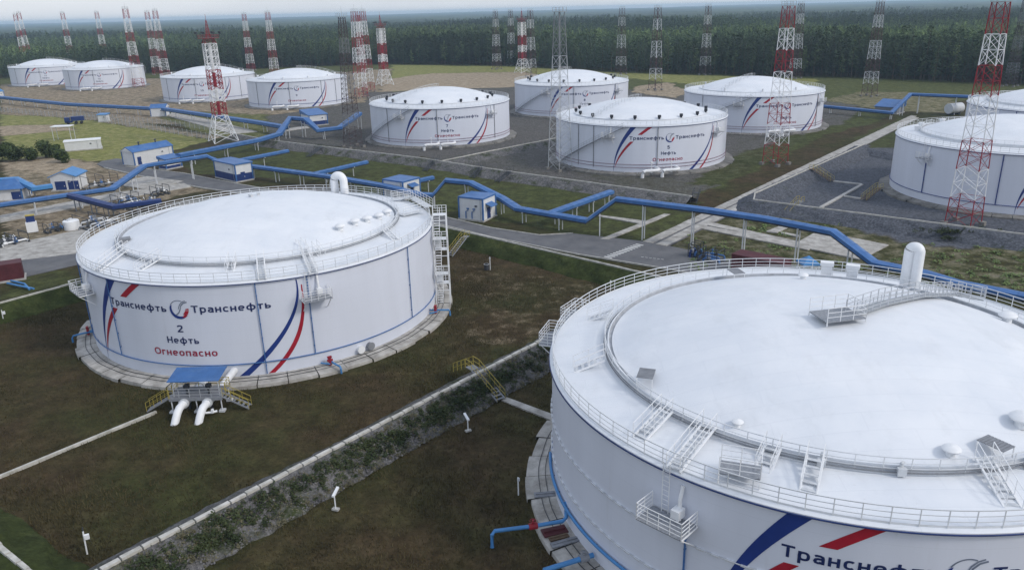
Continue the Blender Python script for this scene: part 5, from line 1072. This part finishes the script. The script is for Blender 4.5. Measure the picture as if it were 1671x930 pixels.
# canopy of the woods too far off to tell trees apart
fx = np.concatenate([-np.geomspace(11000, 2100, 40), np.arange(-2000, 2000, 9), np.geomspace(2000, 11000, 40)]); fy = np.geomspace(1500, 11500, 330)
GX, GY = np.meshgrid(fx, fy); dist = np.hypot(GX, GY)
zz = 12.5+3.2*wob(GX, GY, 55, 1)+rng.uniform(-2.6, 2.6, GX.shape)*np.clip(2500/dist, .35, 1)+14*np.clip((dist-4000)/7000, 0, 1)*(.5+.5*wob(GX, GY*.3, 900, 2))
zz = np.where(dist < 1650, -3, zz)
me = bpy.data.meshes.new('distant_forest'); ny, nx = GX.shape; ii = np.arange(nx*ny).reshape(ny, nx); Q = np.stack([ii[:-1,:-1], ii[:-1,1:], ii[1:,1:], ii[1:,:-1]], -1).reshape(-1, 4)
me.vertices.add(nx*ny); me.vertices.foreach_set('co', np.stack([GX, GY, zz], -1).astype(np.float32).ravel()); me.loops.add(Q.size); me.loops.foreach_set('vertex_index', Q.ravel()); me.polygons.add(len(Q)); me.polygons.foreach_set('loop_start', np.arange(0, Q.size, 4)); me.update(calc_edges=True)
fmat = mat('far_canopy', (.018, .03, .017), .9, .2, .004, col2=(.085, .11, .045), detail=10, stretch=(.5, 1, 1), lo=.4, hi=.62); me.materials.append(fmat); tag(link('distant_forest', me), 'forest canopy rolling to the horizon', 'forest', kind='stuff')
# bushes on the meadow and weeds on the gravel bund
def bush(u, v, h, label, seed):
    rd = random.Random(seed); p = at(u, v); r_ = thing('leafy_bush', label, 'bush', p, 0, 'bushes at the meadow edge'); mb = MB()
    for k in range(9): a = rd.uniform(0, 6.28); r = h*.5*rd.random(); leafy(mb, (math.cos(a)*r, math.sin(a)*r, h*rd.uniform(.3, .65)), (h*.36, h*.36, h*.36), 260, .3, rd=rd)
    mb.build('crown', M['bush'], r_); tb = MB()
    for k in range(3): a = rd.uniform(0, 6.28); tb.tube([(0, 0, -.1), (math.cos(a)*h*.25, math.sin(a)*h*.25, h*.55)], .1, 5, r2=.03)
    tb.build('stem', M['trunk'], r_)
for i, (u, v, h, l) in enumerate(((3,262,5.2,'tall dark bush cut by the left picture edge'), (29,262,5.0,'dark bush second in the row on the meadow edge'), (52,261,4.3,'low dark bush in the middle of the row on the meadow edge'), (75,257,5.6,'tallest bush of the row on the meadow edge'), (106,264,4.0,'separate round bush right of the row, near the low shed'), (14,248,3.6,'bush half hidden behind the row at the left picture edge'), (92,245,1.9,'small bush between the row and the low shed'))): bush(u, v, h, l, 40+i)
def weeds(name, label, spots, m, size=.16):
    mb = MB(); rd = random.Random(9)
    for (p, r, h, n) in spots: leafy(mb, p+Vector((0, 0, h*.35)), (r, r, h), n, size, rd=rd)
    o = mb.build(name, M[m]); tag(o, label, 'weeds', kind='stuff')
sp1 = []; rd = random.Random(3); nB = Vector((dB.y, -dB.x, 0)); lenB = (b1b-b1a).length
for _ in range(900):
    t = rd.random(); k = rd.betavariate(2.2, 2.6); off = .6+2.6*k; base = b1a.lerp(b1b, t); dens = math.sin(t*19)+math.sin(t*43+1)*.7+(1.1 if .42 < t < .8 else -.2)
    if dens < .35 and rd.random() > .5: continue
    q = base+nB*off; q.z = 1.8*(1-(off-.45)/2.8); sp1.append((q, rd.uniform(.2, .6), rd.uniform(.15, .5), rd.randint(25, 55)))
weeds('slope_weeds', 'dark green weeds on the gravel slope between the near tanks', sp1, 'weed', .11)
sp2 = []
for _ in range(420):
    u, v = rd.uniform(1120, 1671), rd.uniform(360, 470); 
    if v < 395+(u-1480)*.02 and u > 1400: continue
    if 1290 < u < 1455 and 374 < v < 425: continue
    if 1130 < u < 1335 and 363+(u-1140)*.19 < v < 375+(u-1140)*.19: continue
    if u < 1190 and v < 380: continue
    p = at(u, v); sp2.append((p, rd.uniform(.3, .9), rd.uniform(.1, .35), rd.randint(10, 30)))
weeds('meadow_weeds', 'yellow green weeds on the dry ground below the raised gallery', sp2, 'birch')
sp3 = []
for _ in range(90): u, v = rd.gauss(1560, 26), rd.gauss(378, 5); sp3.append((at(u, v, 1.2 if v < 380 else .4), rd.uniform(.4, .9), rd.uniform(.2, .5), 40))
weeds('mound_weeds', 'dark green growth round the foot of the big red and white mast', sp3, 'weed')

# loose stones on the gravel slope and grass in the two near basins
mb = MB(); rd = random.Random(12)
for _ in range(3600):
    t, off = rd.random(), .5+rd.random()*3.0; q = b1a.lerp(b1b, t)-dB*0+nB*off; q.z = max(.0, 1.8*(1-(off-.45)/2.8)); r = rd.uniform(.05, .15)
    v = [q+Vector((rd.uniform(.6, 1.3)*r*x, rd.uniform(.6, 1.3)*r*y, rd.uniform(.6, 1.1)*r*z)) for x, y, z in ((1, 0, 0), (0, 1, 0), (-1, 0, 0), (0, -1, 0), (0, 0, 1), (0, 0, -1))]
    mb.add(v, [(0, 1, 4), (1, 2, 4), (2, 3, 4), (3, 0, 4), (1, 0, 5), (2, 1, 5), (3, 2, 5), (0, 3, 5)])
sp4 = []
for _ in range(900):
    t, k = rd.random(), rd.random(); off = .5+3.0*k; q = b1a.lerp(b1b, t)+nB*off; q.z = max(0, 1.8*(1-(off-.45)/2.8)); sp4.append((q, rd.uniform(.15, .45), rd.uniform(.08, .25), rd.randint(14, 34)))
weeds('slope_grass', 'dry yellowish stalks among the stones of the gravel slope', sp4, 'straw', .075)
tag(mb.build('loose_stones', mat('grey_stone', (.085, .083, .086), .9, .2, .9, col2=(.23, .225, .225))), 'loose grey stones on the gravel slope', 'stones', kind='stuff')
def grass(name, n, x0, x1, y0, y1, keep, m, h0, h1, w0):
    x = rng.uniform(x0, x1, n); y = rng.uniform(y0, y1, n); k = keep(x, y) & (wob(x, y, 5.1, 2)+.8*wob(x, y, 1.7, 4)+rng.uniform(-.9, .9, n) > -.25); x, y = x[k], y[k]; n = len(x)
    h = rng.uniform(h0, h1, n); a = rng.uniform(0, 6.28, n); w = rng.uniform(.6, 1.3, n)*w0; lx, ly = rng.normal(0, .5, n)*h, rng.normal(0, .5, n)*h; z = np.interp(np.zeros(n), [0], [0])-.22
    P = np.stack([np.stack([x-np.cos(a)*w, y-np.sin(a)*w, z], -1), np.stack([x+np.cos(a)*w, y+np.sin(a)*w, z], -1), np.stack([x+lx, y+ly, z+.12+h], -1)], 1).reshape(-1, 3)
    me = bpy.data.meshes.new(name); me.vertices.add(3*n); me.vertices.foreach_set('co', P.astype(np.float32).ravel()); me.loops.add(3*n); me.loops.foreach_set('vertex_index', np.arange(3*n)); me.polygons.add(n); me.polygons.foreach_set('loop_start', np.arange(0, 3*n, 3)); me.update(calc_edges=True); me.materials.append(m); return link(name, me)
gm = mat('dry_grass', (.036, .033, .0135), .9, .2, .16, col2=(.115, .092, .042), detail=9, lo=.3, hi=.7)
bB = np.array([b1a.x, b1a.y]); nb_, db_ = np.array([nB.x, nB.y]), np.array([dB.x, dB.y])
def keep(x, y):
    o = (x-bB[0])*nb_[0]+(y-bB[1])*nb_[1]
    return ((o < -3.0) | (o > 3.0)) & (np.hypot(x-C2[0], y-C2[1]) > 25.3) & (np.hypot(x-C1[0], y-C1[1]) > 25.3) & inside([(-75, 100), (-70, 40), (-20, 30), (10, 40), (20, 112), (-12, 143), (-34, 160)], x, y)
go_ = grass('grass', 420000, -76, 22, 38, 150, keep, gm, .08, .24, .05); tag(go_, 'dry brownish grass in the basins of the two near tanks', 'grass', kind='stuff')

# ------------------------------------------------------------------ air
mb = MB(); mb.box((0, 5800, 27.5), (24000, 12400, 58)); hz = mb.build('haze', []) if False else link('haze', mb.mesh('haze', []))
hm = bpy.data.materials.new('haze_air'); hm.use_nodes = True; t = hm.node_tree; t.nodes.clear(); o_ = t.nodes.new('ShaderNodeOutputMaterial'); pv = t.nodes.new('ShaderNodeVolumePrincipled')
pv.inputs['Color'].default_value = (.60, .80, 1.0, 1); pv.inputs['Density'].default_value = 1.45e-4; pv.inputs['Anisotropy'].default_value = .1; t.links.new(pv.outputs[0], o_.inputs['Volume']); hz.data.materials.append(hm); tag(hz, 'thin bluish haze over the far forest', 'haze', kind='stuff')
